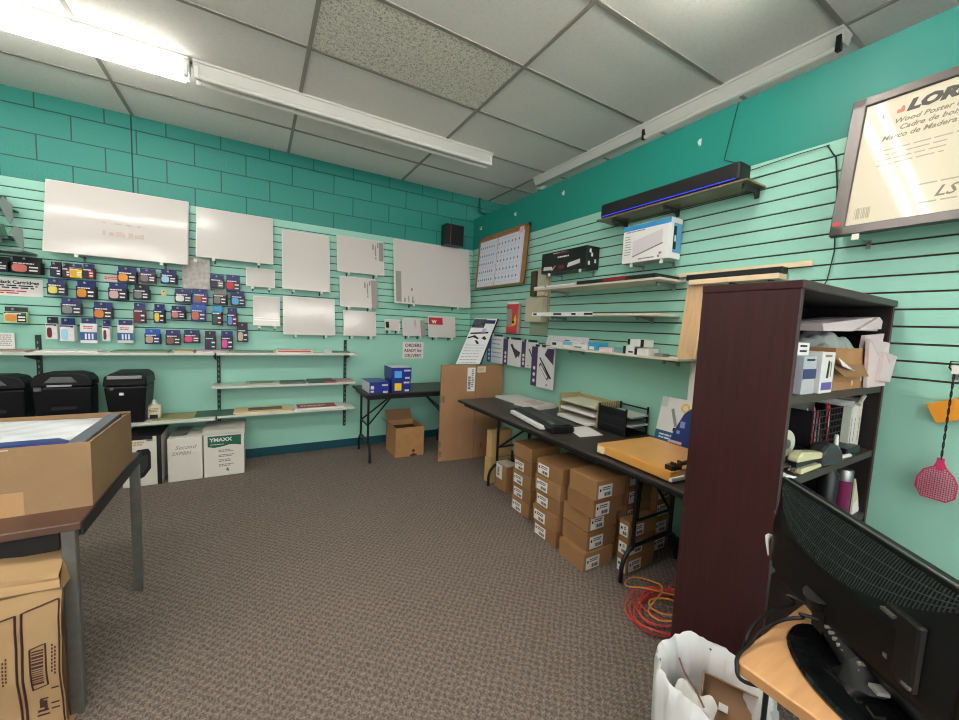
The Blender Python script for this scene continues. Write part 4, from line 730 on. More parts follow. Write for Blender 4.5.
# laminator
d=V((-.12,-.64,0)).normalized(); fr=F((-.575,-1.90,ZT2),d,(0,0,1))     # u along, v up, n outwards
if fr.n.x>0: fr=F(fr.p(.655,0,0),-d,(0,0,1))
t=thing('laminator','black desktop laminator with a white front lip on the long table','laminator',(-.5,-2.2,ZT2)); L=.655
side=[(0,0),(.02,.035),(-.03,.055),(-.15,.06),(-.19,.03),(-.19,0)]
g=G(); n=len(side); P=[fr.p(u,v,dd) for u in (.02,L-.02) for dd,v in side]; g.add(P,[tuple(range(n)),tuple(range(2*n-1,n-1,-1))]+[(i,n+i,n+(i+1)%n,(i+1)%n) for i in range(n)]); build(g,'body',mat('laminator_black',(24,26,28),.3),t,bevel=.008,seg=2)
g=G().fb(fr,.03,.006,.0,L-.10,.036,.05); build(g,'white_lip',WHITEPL,t,bevel=.006); build(G().fb(fr,0,0,-.17,.03,.05,.005).fb(fr,L-.03,0,-.17,L,.05,.005),'end_cap',BLKPL,t,bevel=.008)
build(G().fb(fr,L-.14,.048,-.05,L-.06,.06,-.02),'control_panel',SHG,t); build(G().fb(fr,.04,.06,-.13,L-.06,.062,-.11),'exit_slot',mat('slot_dark',(60,62,64),.4),t)
# tan three tier tray
TAN=mat('tan_tray',(170,156,112),.4)
t=thing('letter_tray','tan three tier letter tray with papers on the long table against the wall','letter tray',(-.14,-2.32,ZT2))
for k in range(3):
    z=ZT2+.004+k*.066
    g=G().box((-.255,-2.53,z),(-.02,-2.11,z+.005)).box((-.03,-2.53,z),(-.02,-2.11,z+.05)).box((-.255,-2.535,z),(-.02,-2.527,z+.062)).box((-.255,-2.113,z),(-.02,-2.105,z+.062)); build(g,'tier',TAN,t)
g=G()
for q in range(8): g.box((-.06-.025*q,-2.108,.80),(-.052-.025*q,-2.1045,.93)).box((-.06-.025*q,-2.5365,.88),(-.052-.025*q,-2.534,.935))
build(g,'side_ribs',mat('tan_rib',(120,104,66),.5),t)
for k,(dx,lab) in enumerate(((-.07,'white papers sticking out of the lowest tier of the tan tray'),(-.01,'papers in the middle tier of the tan tray'),(.0,'pale papers on the top tier of the tan tray'))):
    z=ZT2+.010+k*.066; loose([(-.25+dx,-2.50),(-.25+dx*.6,-2.13),(-.04,-2.13),(-.04,-2.5)],z,.018,mat('tray_paper_pale',(206,204,180),.6) if k==2 else WHITE,lab)
# black mesh tray
BM=mat('mesh_tray_black',(26,26,30),.45)
t=thing('letter_tray','black mesh letter tray beside the tan one on the long table','letter tray',(-.14,-2.68,ZT2)); 
for k in range(3):
    z=ZT2+.004+k*.064
    g=G().box((-.265,-2.80,z),(-.02,-2.55,z+.004)); g.box((-.265,-2.80,z+.045),(-.255,-2.55,z+.055)).box((-.03,-2.80,z+.045),(-.02,-2.55,z+.055))
    for q in range(12): g.box((-.262,-2.55-.0215*q,z),(-.258,-2.553-.0215*q,z+.05))
    for q in range(3): g.box((-.262,-2.80,z+.011*q+.006),(-.258,-2.55,z+.011*q+.009))
    build(g,'tier',BM,t)
g=G()
for x in (-.265,-.03): 
    for y in (-2.80,-2.56): build(G().box((x,y,ZT2),(x+.01,y+.01,ZT2+.20)),'post',BM,t)
build(G().box((-.262,-2.80,.752),(-.258,-2.55,.92)),'front_panel',BM,t)
for k,lab in enumerate(('papers in the lower tier of the black mesh tray','papers in the upper tier of the black mesh tray')): loose([(-.24,-2.83),(-.24,-2.57),(-.04,-2.57),(-.05,-2.82)],ZT2+.073+k*.064,.012,mat('tray_paper_grey',(176,178,176),.6),lab)
# paper cutter
CUT=mat('cutter_board',(214,154,76),.32,var=.08,vscale=6,coat=.3)
t=thing('paper_cutter','yellow wooden paper cutter board with a dark lever handle beside the bookcase','paper cutter',(-.49,-3.2,ZT2))
build(G().hexa([(-.735,-3.45,ZT2+.008),(-.27,-3.47,ZT2+.008),(-.25,-2.985,ZT2+.008),(-.71,-2.955,ZT2+.008),(-.735,-3.45,ZT2+.06),(-.27,-3.47,ZT2+.06),(-.25,-2.985,ZT2+.06),(-.71,-2.955,ZT2+.06)]),'board',CUT,t,bevel=.004)
build(G().hexa([(-.736,-3.46,ZT2+.012),(-.60,-3.47,ZT2+.012),(-.60,-3.455,ZT2+.012),(-.736,-3.445,ZT2+.012),(-.736,-3.46,ZT2+.03),(-.60,-3.47,ZT2+.03),(-.60,-3.455,ZT2+.03),(-.736,-3.445,ZT2+.03)]),'white_edge_label',WHITE,t); build(G().box((-.7235,-3.02,ZT2+.012),(-.70,-2.97,ZT2+.05)),'pale_corner',mat('pale_corner',(226,206,170),.5),t)
build(G().tube([(-.70,-3.44,.82),(-.62,-3.455,.835),(-.52,-3.46,.84),(-.36,-3.46,.83),(-.28,-3.46,.815)],[.009,.011,.013,.015,.013],10),'handle',mat('dark_walnut_handle',(58,34,18),.4),t,smooth=True); build(G().box((-.72,-3.446,.80),(-.655,-3.405,.825)).box((-.70,-3.45,.80),(-.69,-3.42,.84)).box((-.66,-3.455,.80),(-.65,-3.43,.845)),'hinge',mat('hinge_bronze',(70,52,34),.4,.5),t,bevel=.002)
build(G().box((-.66,-3.478,.775),(-.28,-3.474,.815)),'blade',STEEL,t)
# blister packs
t=thing('blister_pack','white and blue carded pack standing behind the paper cutter','pack',(-.1,-3.05,ZT2)); fr=F((-.14,-2.935,ZT2),(.02,-1,0),(.07,0,.31)); build(G().fb(fr,0,0,-.012,.225,.32,0),'card',WHITE,t); build(G().fb(fr,0,0,0,.225,.09,.001),'blue_base',mat('teal_blue_print',(34,92,130),.45),t)
g=G().poly(fr,[(.08,.24),(.095,.25),(.14,.14),(.125,.13)],0,.006); build(g,'grey_tool',STEEL,t); build(G().lathe(None,[(.03,.001),(.03,.002)],16,fr=F(fr.p(.17,.265,0),fr.r,fr.u)),'yellow_ring',YEL,t); build(G().lathe(None,[(.018,.002),(.018,.003)],16,fr=F(fr.p(.17,.265,0),fr.r,fr.u)),'ring_centre',WHITE,t)
build(G().fb(fr,.12,.10,0,.14,.125,.008).fb(fr,.15,.13,0,.165,.15,.008),'black_clip',BLACK,t); g=G(); rules(g,fr,.03,.2,.07,.02,2,.01,.001,.2); build(g,'lettering',WHITE,t); build(G().fb(fr,.0,.25,0,.045,.32,.002),'clear_corner',mat('pale_clear',(200,210,208),.2),t)
t=thing('blue_pack','dark blue packet with a slanted edge between the carded pack and the bookcase','pack',(-.2,-3.25,ZT2)); fr=F((-.235,-3.085,ZT2),(0,-1,0),(.05,0,.3)); build(G().poly(fr,[(0,.0),(.26,0),(.26,.34),(.16,.33),(.08,.25),(.03,.12)],-.02,0),'packet',mat('deep_blue_packet',(28,50,112),.35),t,bevel=.004); g=G().fb(fr,.01,.055,0,.10,.072,.001); build(g,'pink_print',mat('rose_white_print',(206,170,190),.5),t); g=G().fb(fr,.07,.16,0,.10,.20,.001); g.fb(fr,.055,.12,0,.075,.14,.001); build(g,'pale_print',mat('pale_blue_print',(130,150,210),.5),t)
# ------------------------------------------------------------------ cartons under the long table
KB=[mat('kraft_stack_a',(152,112,72),.75,var=.06,vscale=10,bump=.08,bscale=80),mat('kraft_stack_b',(142,102,64),.75,var=.06,vscale=10,bump=.08,bscale=80)]
def mail_box(x0,x1,y0,y1,z,h,faces,label,k=0,big=1):
    t=thing('cardboard_box',label,'box',((x0+x1)/2,(y0+y1)/2,z),'cartons stacked under the long table')
    build(G().box((x0,y0,z),(x1,y1,z+h-.002)),'carton',KB[k%2],t,bevel=.003)
    build(G().box((x0+.002,y0+.002,z+h*.55),(x0-.0012,y1-.002,z+h-.004)).box((x0+.002,y0+.002,z+h*.55),(x1-.002,y0-.0012,z+h-.004)),'tuck_flap',KB[k%2],t)
    for f in faces:
        fr=FR(x0-.0012,y1,z) if f=='L' else FB(x0,y0-.0012,z); W=(y1-y0) if f=='L' else (x1-x0)
        u0=W*.08; u1=min(W*.08+.115*big,W*.9)
        l=build(G().fb(fr,u0,h*.08,0,u1,h*.72,.001),'shipping_label',WHITE,t); g=G(); barcode(g,fr,u0+(u1-u0)*.4,h*.16,u0+(u1-u0)*.88,h*.34,.001,True,9); g.fb(fr,u0+.008,h*.42,.001,u0+.02,h*.56,.0016); rules(g,fr,u0+.03,u1-.01,h*.62,.012,2,.006,.001,.2); build(g,'label_print',BLACK,l)
ordn=['bottom','second from the bottom','middle','second from the top','top']
for k in range(5): mail_box(-.68+.006*(k%2),-.39,-2.305,-2.075+.01*(k==4),k*.111,.111,('L',) if k<4 else (),'brown carton, %s of the five-high stack nearest the small upright box'%ordn[k],k)
for k in range(5): mail_box(-.765+(.01,-.004,.012,.0,.006)[k],-.45,-2.70-(.0,.0,.015,.025,.03)[k],-2.462,k*.112,.112,('L',),'brown carton, %s of the middle five-high stack under the long table'%ordn[k],k+1)
offs=((0,0),(.03,.01),(.03,.012),(.0,-.045),(-.01,-.065))
for k in range(5):
    dx,dy=offs[k]; mail_box(-.775+dx,-.52+dx,-2.975+dy,-2.755+dy,k*.121,.121,('B',),'brown carton, %s of the nearest tall stack with labels facing the bookcase'%ordn[k],k)
for k in range(3): mail_box(-.555,-.29,-3.11,-3.04+.0,k*.113,.113,('L','B'),'brown carton with labels on two faces, %s of three beside the near table leg'%('bottom','middle','top')[k],k)
for k in range(5): mail_box(-.44,-.2,-2.99,-2.74,k*.121,.121,('B',),'shadowed brown carton, %s of the stack behind the nearest tall one'%ordn[k],k)
for k in range(5): mail_box(-.19,-.02,-3.03,-2.8,k*.121,.121,('B',),'shadowed brown carton, %s of the stack nearest the wall'%ordn[k],k+1)
t=thing('cardboard_box','small upright brown carton with a white label by the far table leg','box',(-.52,-1.78,0)); build(G().box((-.58,-1.84,0),(-.44,-1.66,.235)),'carton',KB[0],t,bevel=.003); fr=FR(-.58,-1.66,0); build(G().fb(fr,.02,.10,0,.115,.23,.001),'shipping_label',WHITE,t); g=G(); barcode(g,fr,.04,.12,.07,.21,.001,False,12); build(g,'label_print',BLACK,t); build(G().box((-.575,-1.835,.235),(-.445,-1.665,.237)),'pale_top',mat('pale_card_top',(206,196,180),.6),t)
t=thing('folded_carton','narrow tan folded carton standing behind the far table leg','cardboard',(-.5,-1.6,0)); build(G().box((-.60,-1.60,0),(-.36,-1.50,.24)).box((-.595,-1.60,.245),(-.36,-1.51,.50)),'panel',mat('pale_kraft',(196,160,104),.7,var=.05),t,bevel=.004)
# extension cords
CR=mat('red_cord',(206,62,54),.45); CO=mat('orange_cord',(206,132,70),.5)
R=random.Random(5)
def coil(cx,cy,rx,ry,n,z0,ph,wob):
    pts=[]
    for i in range(n*28):
        a=2*math.pi*i/28+ph; k=i/28
        pts.append((cx+(rx+wob*math.sin(k*2.3+ph))*math.cos(a)+.03*math.sin(k*1.7),cy+(ry+wob*math.cos(k*1.9))*math.sin(a)*(1+.1*math.sin(a*2)),z0+.006+.010*k+.006*math.sin(a*3+k)))
    return pts
tag(build(G().tube(coil(-.66,-3.42,.165,.125,6,0,.4,.035)+spl([(-.52,-3.36,.07),(-.40,-3.33,.05),(-.2,-3.36,.012)]),.0042,6),'extension_cord',CR,smooth=True),'red extension cord coiled on the carpet beside the bookcase','cord')
tag(build(G().tube(spl([(-.40,-3.46,.03),(-.50,-3.445,.07),(-.586,-3.400,.085),(-.655,-3.30,.075),(-.675,-3.225,.04),(-.63,-3.168,.012),(-.555,-3.149,.01),(-.50,-3.186,.012),(-.49,-3.26,.03),(-.55,-3.34,.08),(-.62,-3.386,.09),(-.71,-3.406,.085),(-.79,-3.433,.08),(-.80,-3.49,.08),(-.74,-3.53,.08),(-.66,-3.53,.08),(-.60,-3.48,.08),(-.62,-3.43,.085),(-.70,-3.39,.085),(-.76,-3.42,.085),(-.74,-3.49,.085),(-.62,-3.53,.08),(-.45,-3.50,.03)],8),.0042,6),'extension_cord',CO,smooth=True),'orange extension cord with one loop reaching toward the table leg','cord')
# ------------------------------------------------------------------ bookcase
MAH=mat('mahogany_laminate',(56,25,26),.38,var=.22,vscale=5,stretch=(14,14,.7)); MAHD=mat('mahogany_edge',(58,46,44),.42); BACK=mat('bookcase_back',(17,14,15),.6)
X0,X1,Y0,Y1,ZH=-.975,-.02,-3.98,-3.662,1.668
t=thing('bookcase','tall dark mahogany bookcase standing at right angles to the slatwall','bookcase',(-.5,-3.82,0))
build(G().box((X0,Y0,0),(X0+.024,Y1,ZH-.028)),'side_panel',MAH,t,bevel=.001); build(G().box((X1-.024,Y0,0),(X1,Y1,ZH-.028)),'side_panel',MAH,t,bevel=.001)
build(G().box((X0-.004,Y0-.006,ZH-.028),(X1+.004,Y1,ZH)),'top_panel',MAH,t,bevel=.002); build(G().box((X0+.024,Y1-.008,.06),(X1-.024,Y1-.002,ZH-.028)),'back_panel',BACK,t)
SHZ=(1.285,.985,.685,.385,.085)
for z in SHZ: build(G().box((X0+.024,Y0+.004,z-.03),(X1-.024,Y1-.008,z)),'shelf',MAHD,t,bevel=.001)
build(G().box((X0+.024,Y0+.006,.09),(X0+.0255,Y1-.009,ZH-.03)).box((X1-.0255,Y0+.006,.09),(X1-.024,Y1-.009,ZH-.03)).box((X0+.026,Y0+.006,ZH-.0295),(X1-.026,Y1-.009,ZH-.028)),'inner_dark_faces',BACK,t)  # near-black faces laid over the inner sides and top
build(G().box((X0+.024,Y0+.03,0),(X1-.024,Y0+.045,.055)),'kick_plate',MAH,t)
# top shelf things
z=1.285
t=thing('ink_box','tall grey and white box with a navy band, first on the upper bookcase shelf','box',(-.82,-3.93,z)); build(G().box((-.875,-3.975,z),(-.772,-3.87,z+.135)),'carton',mat('silver_box',(176,182,190),.35),t,bevel=.002); build(G().box((-.872,-3.95,z+.135),(-.775,-3.9,z+.18)),'white_top',WHITE,t,bevel=.002); fr=FB(-.875,-3.975,z); build(G().fb(fr,0,.055,0,.103,.09,.001),'navy_band',mat('navy_band',(40,56,110),.4),t); g=G(); rules(g,fr,.02,.09,.125,.01,1,.007,0,.1); fr2=FB(-.872,-3.95,z); rules(g,fr2,.02,.08,.172,.018,2,.007,0,.1,4); build(g,'lettering',BLACK,t)
t=thing('pen_box','white upright box with a printed black pen on the upper bookcase shelf','box',(-.69,-3.93,z)); build(G().box((-.755,-3.985,z),(-.645,-3.86,z+.150)),'carton',WC,t,bevel=.002); fr=FB(-.755,-3.985,z); build(G().fb(fr,.01,.012,0,.10,.04,.001),'purple_base',mat('violet_print',(90,84,160),.45),t); build(G().poly(fr,[(.045,.055),(.062,.055),(.066,.115),(.052,.12)],0,.001),'pen_picture',BLACK,t); g=G(); rules(g,fr,.02,.085,.14,.01,1,.008,0,.1); g.fb(fr,.078,.06,0,.083,.115,.001); build(g,'lettering',mat('rust_grey',(150,110,100),.5),t)
t=thing('open_carton','open brown cardboard box with papers on the upper bookcase shelf','box',(-.42,-3.88,z)); open_carton(t,-.60,-.235,-3.97,-3.73,z,z+.165,KRAFT); build(G().hexa([(-.62,-3.972,z+.10),(-.30,-3.972,z+.10),(-.30,-3.969,z+.10),(-.62,-3.969,z+.10),(-.62,-4.01,z+.062),(-.36,-4.01,z+.055),(-.36,-4.007,z+.055),(-.62,-4.007,z+.062)]),'flap',KRAFTD,t); fr=FB(-.60,-3.971,z); build(G().fb(fr,.29,.03,0,.34,.09,.001),'printed_label',mat('pale_green_label',(196,200,170),.5),t); g=G(); g.fb(fr,.30,.045,.001,.315,.08,.0016).fb(fr,.32,.04,.001,.333,.075,.0016); build(g,'label_print',BLACK,t); build(G().lathe(None,[(.013,.0),(.013,.001)],12,fr=F(fr.p(.2,.025,0),fr.r,fr.u)),'round_sticker',mat('pale_pink_sticker',(214,180,160),.5),t)
build(G().box((-.29,-3.972,z),(-.236,-3.9705,z+.163)),'tape_strip',TAPE,t)
t=thing('clear_bag','crumpled clear plastic bag in the open box on the bookcase','bag',(-.45,-3.85,z+.10))
rr=random.Random(3); cl=mat('translucent_bag',(176,184,182),.25,alpha=.75); g=G(); g.surf(lambda a,b:V((-.59+.33*a,-3.955+.2*b,z+.14+.095*abs(math.sin(math.pi*a))**.6*abs(math.sin(math.pi*b))**.6+.014*math.sin(a*16+b*7)*math.sin(b*9)+.006*math.sin(a*29-b*13))),22,16); build(g,'film',cl,t,smooth=True)
t=thing('white_papers','white curled paper lying against the carton on the bookcase','paper',(-.5,-3.97,z)); build(G().hexa([(-.62,-4.0,z+.10),(-.60,-4.0,z+.10),(-.46,-4.0,z+.075),(-.47,-3.99,z+.075),(-.63,-3.99,z+.13),(-.60,-3.98,z+.13),(-.45,-3.985,z+.08),(-.47,-3.98,z+.085)]),'sheet',WHITE,t)
ENV=mat('pinkish_envelope',(214,196,196),.7)
for y,pts,lab in ((-3.99,[(-.29,1.288),(-.06,1.288),(-.07,1.479),(-.33,1.492)],'wide pale envelope standing at the right front of the upper bookcase shelf'),(-4.003,[(-.20,1.318),(-.055,1.305),(.0,1.42),(-.18,1.44)],'tilted pale envelope jutting past the right side of the bookcase'),(-3.965,[(-.34,1.29),(-.10,1.29),(-.055,1.52),(-.29,1.505)],'pale envelope rising behind the front envelope on the bookcase')):
    t=thing('envelope',lab,'envelope',(pts[0][0],y,1.286),'pale envelopes on the bookcase'); fr=FB(0,y,0); build(G().poly(fr,pts,-.012,0),'paper',ENV,t); c=((pts[2][0]+pts[3][0])/2,(pts[2][1]*.7+pts[0][1]*.3)); build(G().poly(fr,[pts[3],c,pts[2]],0,.001),'flap',mat('envelope_flap',(204,186,188),.7),t)
t=thing('paper_stack','fanned pale papers lying across the carton on the upper bookcase shelf','paper',(-.35,-3.85,1.45)); fr=FB(0,-3.94,0)
build(G().poly(fr,[(-.66,1.538),(-.09,1.592),(-.045,1.575),(-.05,1.53),(-.30,1.525),(-.36,1.52),(-.64,1.512)],-.18,0),'sheets',mat('mauve_white_paper',(206,192,194),.7),t); build(G().poly(fr,[(-.34,1.525),(-.09,1.592),(-.045,1.575),(-.05,1.54)],0,.012),'front_sheet',ENV,t)
t=thing('green_folder','dark green folder leaning at the left of the upper bookcase shelf','folder',(-.88,-3.8,z)); build(G().hexa([(-.94,-3.9,z),(-.93,-3.9,z),(-.93,-3.68,z),(-.94,-3.68,z),(-.83,-3.9,z+.25),(-.82,-3.9,z+.25),(-.945,-3.68,z+.30),(-.95,-3.68,z+.30)]),'folder',mat('forest_folder',(24,80,60),.5),t); build(G().hexa([(-.927,-3.905,z),(-.925,-3.905,z),(-.925,-3.7,z),(-.927,-3.7,z),(-.79,-3.905,z+.2),(-.785,-3.905,z+.2),(-.87,-3.7,z+.28),(-.875,-3.7,z+.28)]),'sheets',mat('pale_teal_sheet',(150,190,180),.6),t)
# middle shelf things
z=.985
t=thing('tape_dispenser','dark tape dispenser with a clear roll at the left of the middle bookcase shelf','tape dispenser',(-.66,-3.86,z)); fr=F((-.80,-3.86,z),(1,-.2,0),(0,0,1)); build(G().poly(fr,[(0,0),(.26,0),(.25,.05),(.2,.06),(.17,.03),(.06,.03),(.03,.08),(0,.07)],-.03,.03),'base',BLKPL,t,bevel=.006); build(G().lathe(None,[(.02,-.012),(.055,-.012),(.055,.012),(.02,.012)],22,fr=F(fr.p(.09,.085,0),fr.r,fr.u)),'roll',mat('tape_roll',(196,196,180),.25),t,smooth=True)
build(G().lathe(None,[(.019,-.02),(.019,.02)],14,fr=F(fr.p(.09,.085,0),fr.r,fr.u)),'hub',SHG,t)
CREAM=mat('cream_stapler',(214,210,168),.35)
t=thing('stapler','cream stapler at the front of the middle bookcase shelf','stapler',(-.66,-3.93,z)); fr=F((-.80,-3.955,z),(1,.02,0),(0,0,1))
build(G().poly(fr,[(.02,0),(.26,0),(.26,.012),(.02,.022)],-.018,.018),'base',CREAM,t,bevel=.003); build(G().poly(fr,[(-.02,.07),(.02,.085),(.2,.06),(.27,.045),(.27,.025),(.18,.035),(-.02,.05)],-.018,.018),'top_arm',CREAM,t,bevel=.005); build(G().poly(fr,[(-.02,.03),(.25,.022),(.25,.03),(-.02,.05)],-.012,.012),'magazine',BLKPL,t)
t=thing('key_pile','pile of black and white clips beside the cream stapler','clips',(-.84,-3.93,z)); g=G(); rr=random.Random(9)
for k in range(14): 
    a=rr.uniform(0,3); p=V((-.86+rr.uniform(0,.10),-3.96+rr.uniform(0,.06),z+.006+rr.uniform(0,.03))); g.tube([p,p+V((math.cos(a)*.03,math.sin(a)*.02,rr.uniform(-.003,.01)))],.004,5)
build(g,'clips',mat('clip_mix',(120,118,110),.4,var=.9,vscale=60),t)
t=thing('white_card','small folded white card under the cream stapler','card',(-.87,-3.965,z)); build(G().hexa([(-.93,-3.975,z),(-.82,-3.975,z),(-.82,-3.94,z),(-.93,-3.94,z),(-.90,-3.972,z+.02),(-.84,-3.972,z+.004),(-.84,-3.95,z+.006),(-.90,-3.95,z+.03)]),'card',WHITE,t)
t=thing('desk_phone','dark rounded desk gadget behind the tape dispenser on the middle bookcase shelf','gadget',(-.52,-3.94,z)); fr=F((-.60,-3.945,z),(1,-.15,0),(0,0,1)); build(G().poly(fr,[(0,0),(.15,0),(.14,.05),(.10,.085),(.04,.09),(.0,.06)],-.03,.03),'body',mat('gadget_grey',(52,52,56),.35),t,bevel=.015,seg=2)
t=thing('correction_bottle','white correction fluid bottle on the middle bookcase shelf','bottle',(-.42,-3.9,z)); build(G().lathe((-.41,-3.95,z),[(.013,0),(.015,.01),(.015,.05),(.008,.06),(.009,.065),(.007,.09)],14),'bottle',WHITEPL,t,smooth=True); build(G().lathe((-.41,-3.95,z+.09),[(.008,0),(.006,.015)],10),'cap',WHITEPL,t)
t=thing('marker','white marker pen lying on the middle bookcase shelf','pen',(-.35,-3.96,z)); build(G().tube([(-.42,-3.955,z+.008),(-.30,-3.968,z+.008)],.008,8),'barrel',WHITEPL,t); build(G().tube([(-.30,-3.968,z+.008),(-.27,-3.971,z+.008)],.0085,8),'cap',BLKPL,t)
t=thing('black_case','black flat case on the middle bookcase shelf in front of the pen rack','case',(-.25,-3.92,z)); build(G().box((-.32,-3.965,z),(-.17,-3.89,z+.035)),'case',BLKPL,t,bevel=.004)
t=thing('pen_rack','dark mesh pen rack packed with pens on the middle bookcase shelf','pen rack',(-.38,-3.8,z)); g=G().box((-.52,-3.90,z),(-.20,-3.80,z+.006))
for k in range(11): g.box((-.52+.0315*k,-3.902,z),(-.516+.0315*k,-3.898,z+.20))
for k in range(8): g.box((-.52,-3.902,z+.028*k),(-.20,-3.898,z+.028*k+.004))
g.box((-.522,-3.90,z),(-.518,-3.80,z+.2)).box((-.202,-3.90,z),(-.198,-3.80,z+.2)); build(g,'mesh_frame',BM,t)
rr=random.Random(2); cn=('red','white','black','rose','grey'); cols=[RED,mat('pen_white',(200,200,200),.4),BLKPL,mat('pen_rose',(190,90,110),.4),mat('pen_grey',(110,110,116),.4)]
for k in range(12):
    x=-.49+rr.random()*.26; l=rr.uniform(.13,.19); dx=rr.uniform(-.06,.06); o=build(G().tube([(x,-3.87,z+.02),(x+dx*.2,-3.86,z+.02+l*.9),(x+dx*.25,-3.858,z+.02+l)],[.006,.006,.003],7),'pen',cols[k%5])
    tag(o,cn[k%5]+' pen standing in the dark mesh rack on the middle bookcase shelf','pen',cn[k%5]+' pens in the mesh rack')
for k,(x,w_,h,m,lab) in enumerate(((-.195,.022,.20,mat('pale_spine',(196,202,186),.5),'thin green and white spine beside the pen rack on the bookcase'),(-.168,.05,.225,WC,'white binder next to the green spine on the middle bookcase shelf'),(-.112,.045,.235,mat('cream_binder',(214,206,190),.5),'cream binder at the right end of the middle bookcase shelf'))):
    t=thing('binder',lab,'binder',(x+w_/2,-3.82,z)); build(G().box((x,-3.93,z),(x+w_,-3.70,z+h)),'cover',m,t,bevel=.002); g=G(); rules(g,F((x,-3.9305,z),(0,0,1),(-1,0,0)),.04,.16,-w_*.4,.01,1,.005,0,.2); build(g,'spine_print',GREYPR,t)
tag(build(G().tube([(-.17,-3.94,1.20),(-.11,-3.94,1.235)],.010,8),'silver_pen',mat('silver_pen',(200,196,190),.3,.4),smooth=True),'silver pen resting on top of the white binder on the bookcase','pen')
# lower shelf things
z=.685
MG=mat('magenta_tumbler',(126,42,88),.25,.3)
t=thing('tumbler','magenta tumbler with a silver lid band on the lower bookcase shelf','tumbler',(-.17,-3.92,z)); build(G().lathe((-.195,-3.93,z),[(.027,0),(.031,.01),(.032,.17)],24),'body',MG,t,smooth=True); build(G().lathe((-.195,-3.93,z+.17),[(.033,0),(.033,.045),(.030,.05)],24),'silver_band',STEEL,t,smooth=True)
t=thing('bottle','black bottle behind the magenta tumbler on the lower bookcase shelf','bottle',(-.25,-3.88,z)); build(G().lathe((-.275,-3.9,z),[(.036,0),(.038,.2),(.026,.22),(.026,.25)],20),'body',BLKPL,t,smooth=True); build(G().lathe((-.275,-3.9,z+.25),[(.022,0),(.02,.015)],14),'cap',STEEL,t)
for k,(x,w_,h,m,lab) in enumerate(((-.94,.04,.24,mat('olive_folder',(96,84,56),.6),'olive folder standing first on the lower bookcase shelf'),(-.88,.05,.22,mat('brown_file',(110,82,60),.6),'brown file standing second on the lower bookcase shelf'),(-.81,.06,.21,mat('tan_file',(140,112,84),.6),'tan file standing third on the lower bookcase shelf'),(-.72,.07,.2,mat('grey_brown_file',(100,90,80),.6),'grey brown file standing fourth on the lower bookcase shelf'))):
    t=thing('file_folder',lab,'file',(x+w_/2,-3.8,z),'files on the lower bookcase shelf'); build(G().box((x,-3.92,z),(x+w_,-3.70,z+h)),'cover',m,t,bevel=.002); build(G().box((x+.006,-3.921,z+h*.3),(x+w_-.006,-3.92,z+h*.5)),'spine_label',mat('dull_label',(150,140,124),.6),t)
t=thing('card_envelope','cream triangular card leaning beside the magenta tumbler','card',(-.08,-3.9,z)); fr=FB(-.13,-3.955,z); build(G().poly(fr,[(0,0),(.095,0),(.07,.06),(0,.17)],-.006,0),'card',mat('cream_card',(206,200,176),.6),t); build(G().poly(fr,[(0,.0),(.095,0),(.05,.06),(0,.05)],0,.002),'white_fold',WHITE,t)
t=thing('notebook','dark notebook lying flat at the right of the lower bookcase shelf','book',(-.12,-3.85,z)); build(G().box((-.20,-3.84,z),(-.05,-3.70,z+.03)),'cover',BLKPL,t,bevel=.002); build(G().box((-.197,-3.8415,z+.005),(-.053,-3.84,z+.025)),'pages',WHITE,t)
# ------------------------------------------------------------------ fly swatter and plank by the bookcase
FRW=FR(0,0,0)
t=thing('wall_hook','white tipped hook holding the fly swatter on the right wall','hook',(0,-4.178,1.37)); build(G().box((-.006,-4.19,1.34),(-.0,-4.168,1.40)).tube([(-.003,-4.178,1.375),(-.04,-4.178,1.37),(-.045,-4.178,1.39)],.004,6),'arm',STEEL,t); build(G().box((-.055,-4.20,1.365),(-.046,-4.172,1.40)),'tip',WHITE,t)
t=thing('fly_swatter','pink mesh fly swatter hanging by a black twisted wire handle on the mint wall','fly swatter',(-.03,-4.178,.84))
PK=mat('hot_pink_mesh',(200,50,104),.5)
fr=F((-.05,-4.178,.84),(0,-1,0),(0,0,1))
outl=[(-.040,.0),(.030,-.004),(.052,.02),(.054,.075),(.042,.105),(.018,.135),(.007,.165),(-.005,.165),(-.014,.135),(-.040,.115),(-.056,.075),(-.058,.035)]
def inside(u,v,P):
    c=False; n=len(P)
    for i in range(n):
        (a,b),(d,e)=P[i],P[i-1]
        if (b>v)!=(e>v) and u<(d-a)*(v-b)/(e-b)+a: c=not c
    return c
g=G()
g.tube([fr.p(u,v,0) for u,v in outl],.0028,6,closed=True)
st=.0068
for i in range(-9,10):
    for ax in (0,1):
        a=None
        for j in range(0,90):
            q=j*.002-.004 if ax==0 else j*.0015-.066
            u,v=(i*st,q) if ax==0 else (q,(i+9)*st*1.3)
            ins=inside(u,v,outl)
            if ins and a is None: a=(u,v)
            if not ins and a is not None:
                if abs(u-a[0])+abs(v-a[1])>.004: g.fb(fr,min(a[0],u)-.0011,min(a[1],v)-.0017,-.001,max(a[0],u)+.0011,max(a[1],v)+.0017,.001)
                a=None
build(g,'mesh_head',PK,t)
build(G().fb(fr,-.010,.12,-.003,.012,.175,.003),'neck',PK,t,bevel=.002)
g=G()
for s in (0,math.pi):
    g.tube([fr.p(.0022*math.cos(k*.55+s)+.0015,.16+k*.0062,.0022*math.sin(k*.55+s)) for k in range(61)],.0021,5)
g.tube([fr.p(.0,.53,0),fr.p(-.014,.55,0),fr.p(-.012,.575,0),fr.p(.012,.575,0),fr.p(.014,.55,0),fr.p(.002,.53,0)],.003,5); build(g,'wire_handle',BLKPL,t,smooth=True)
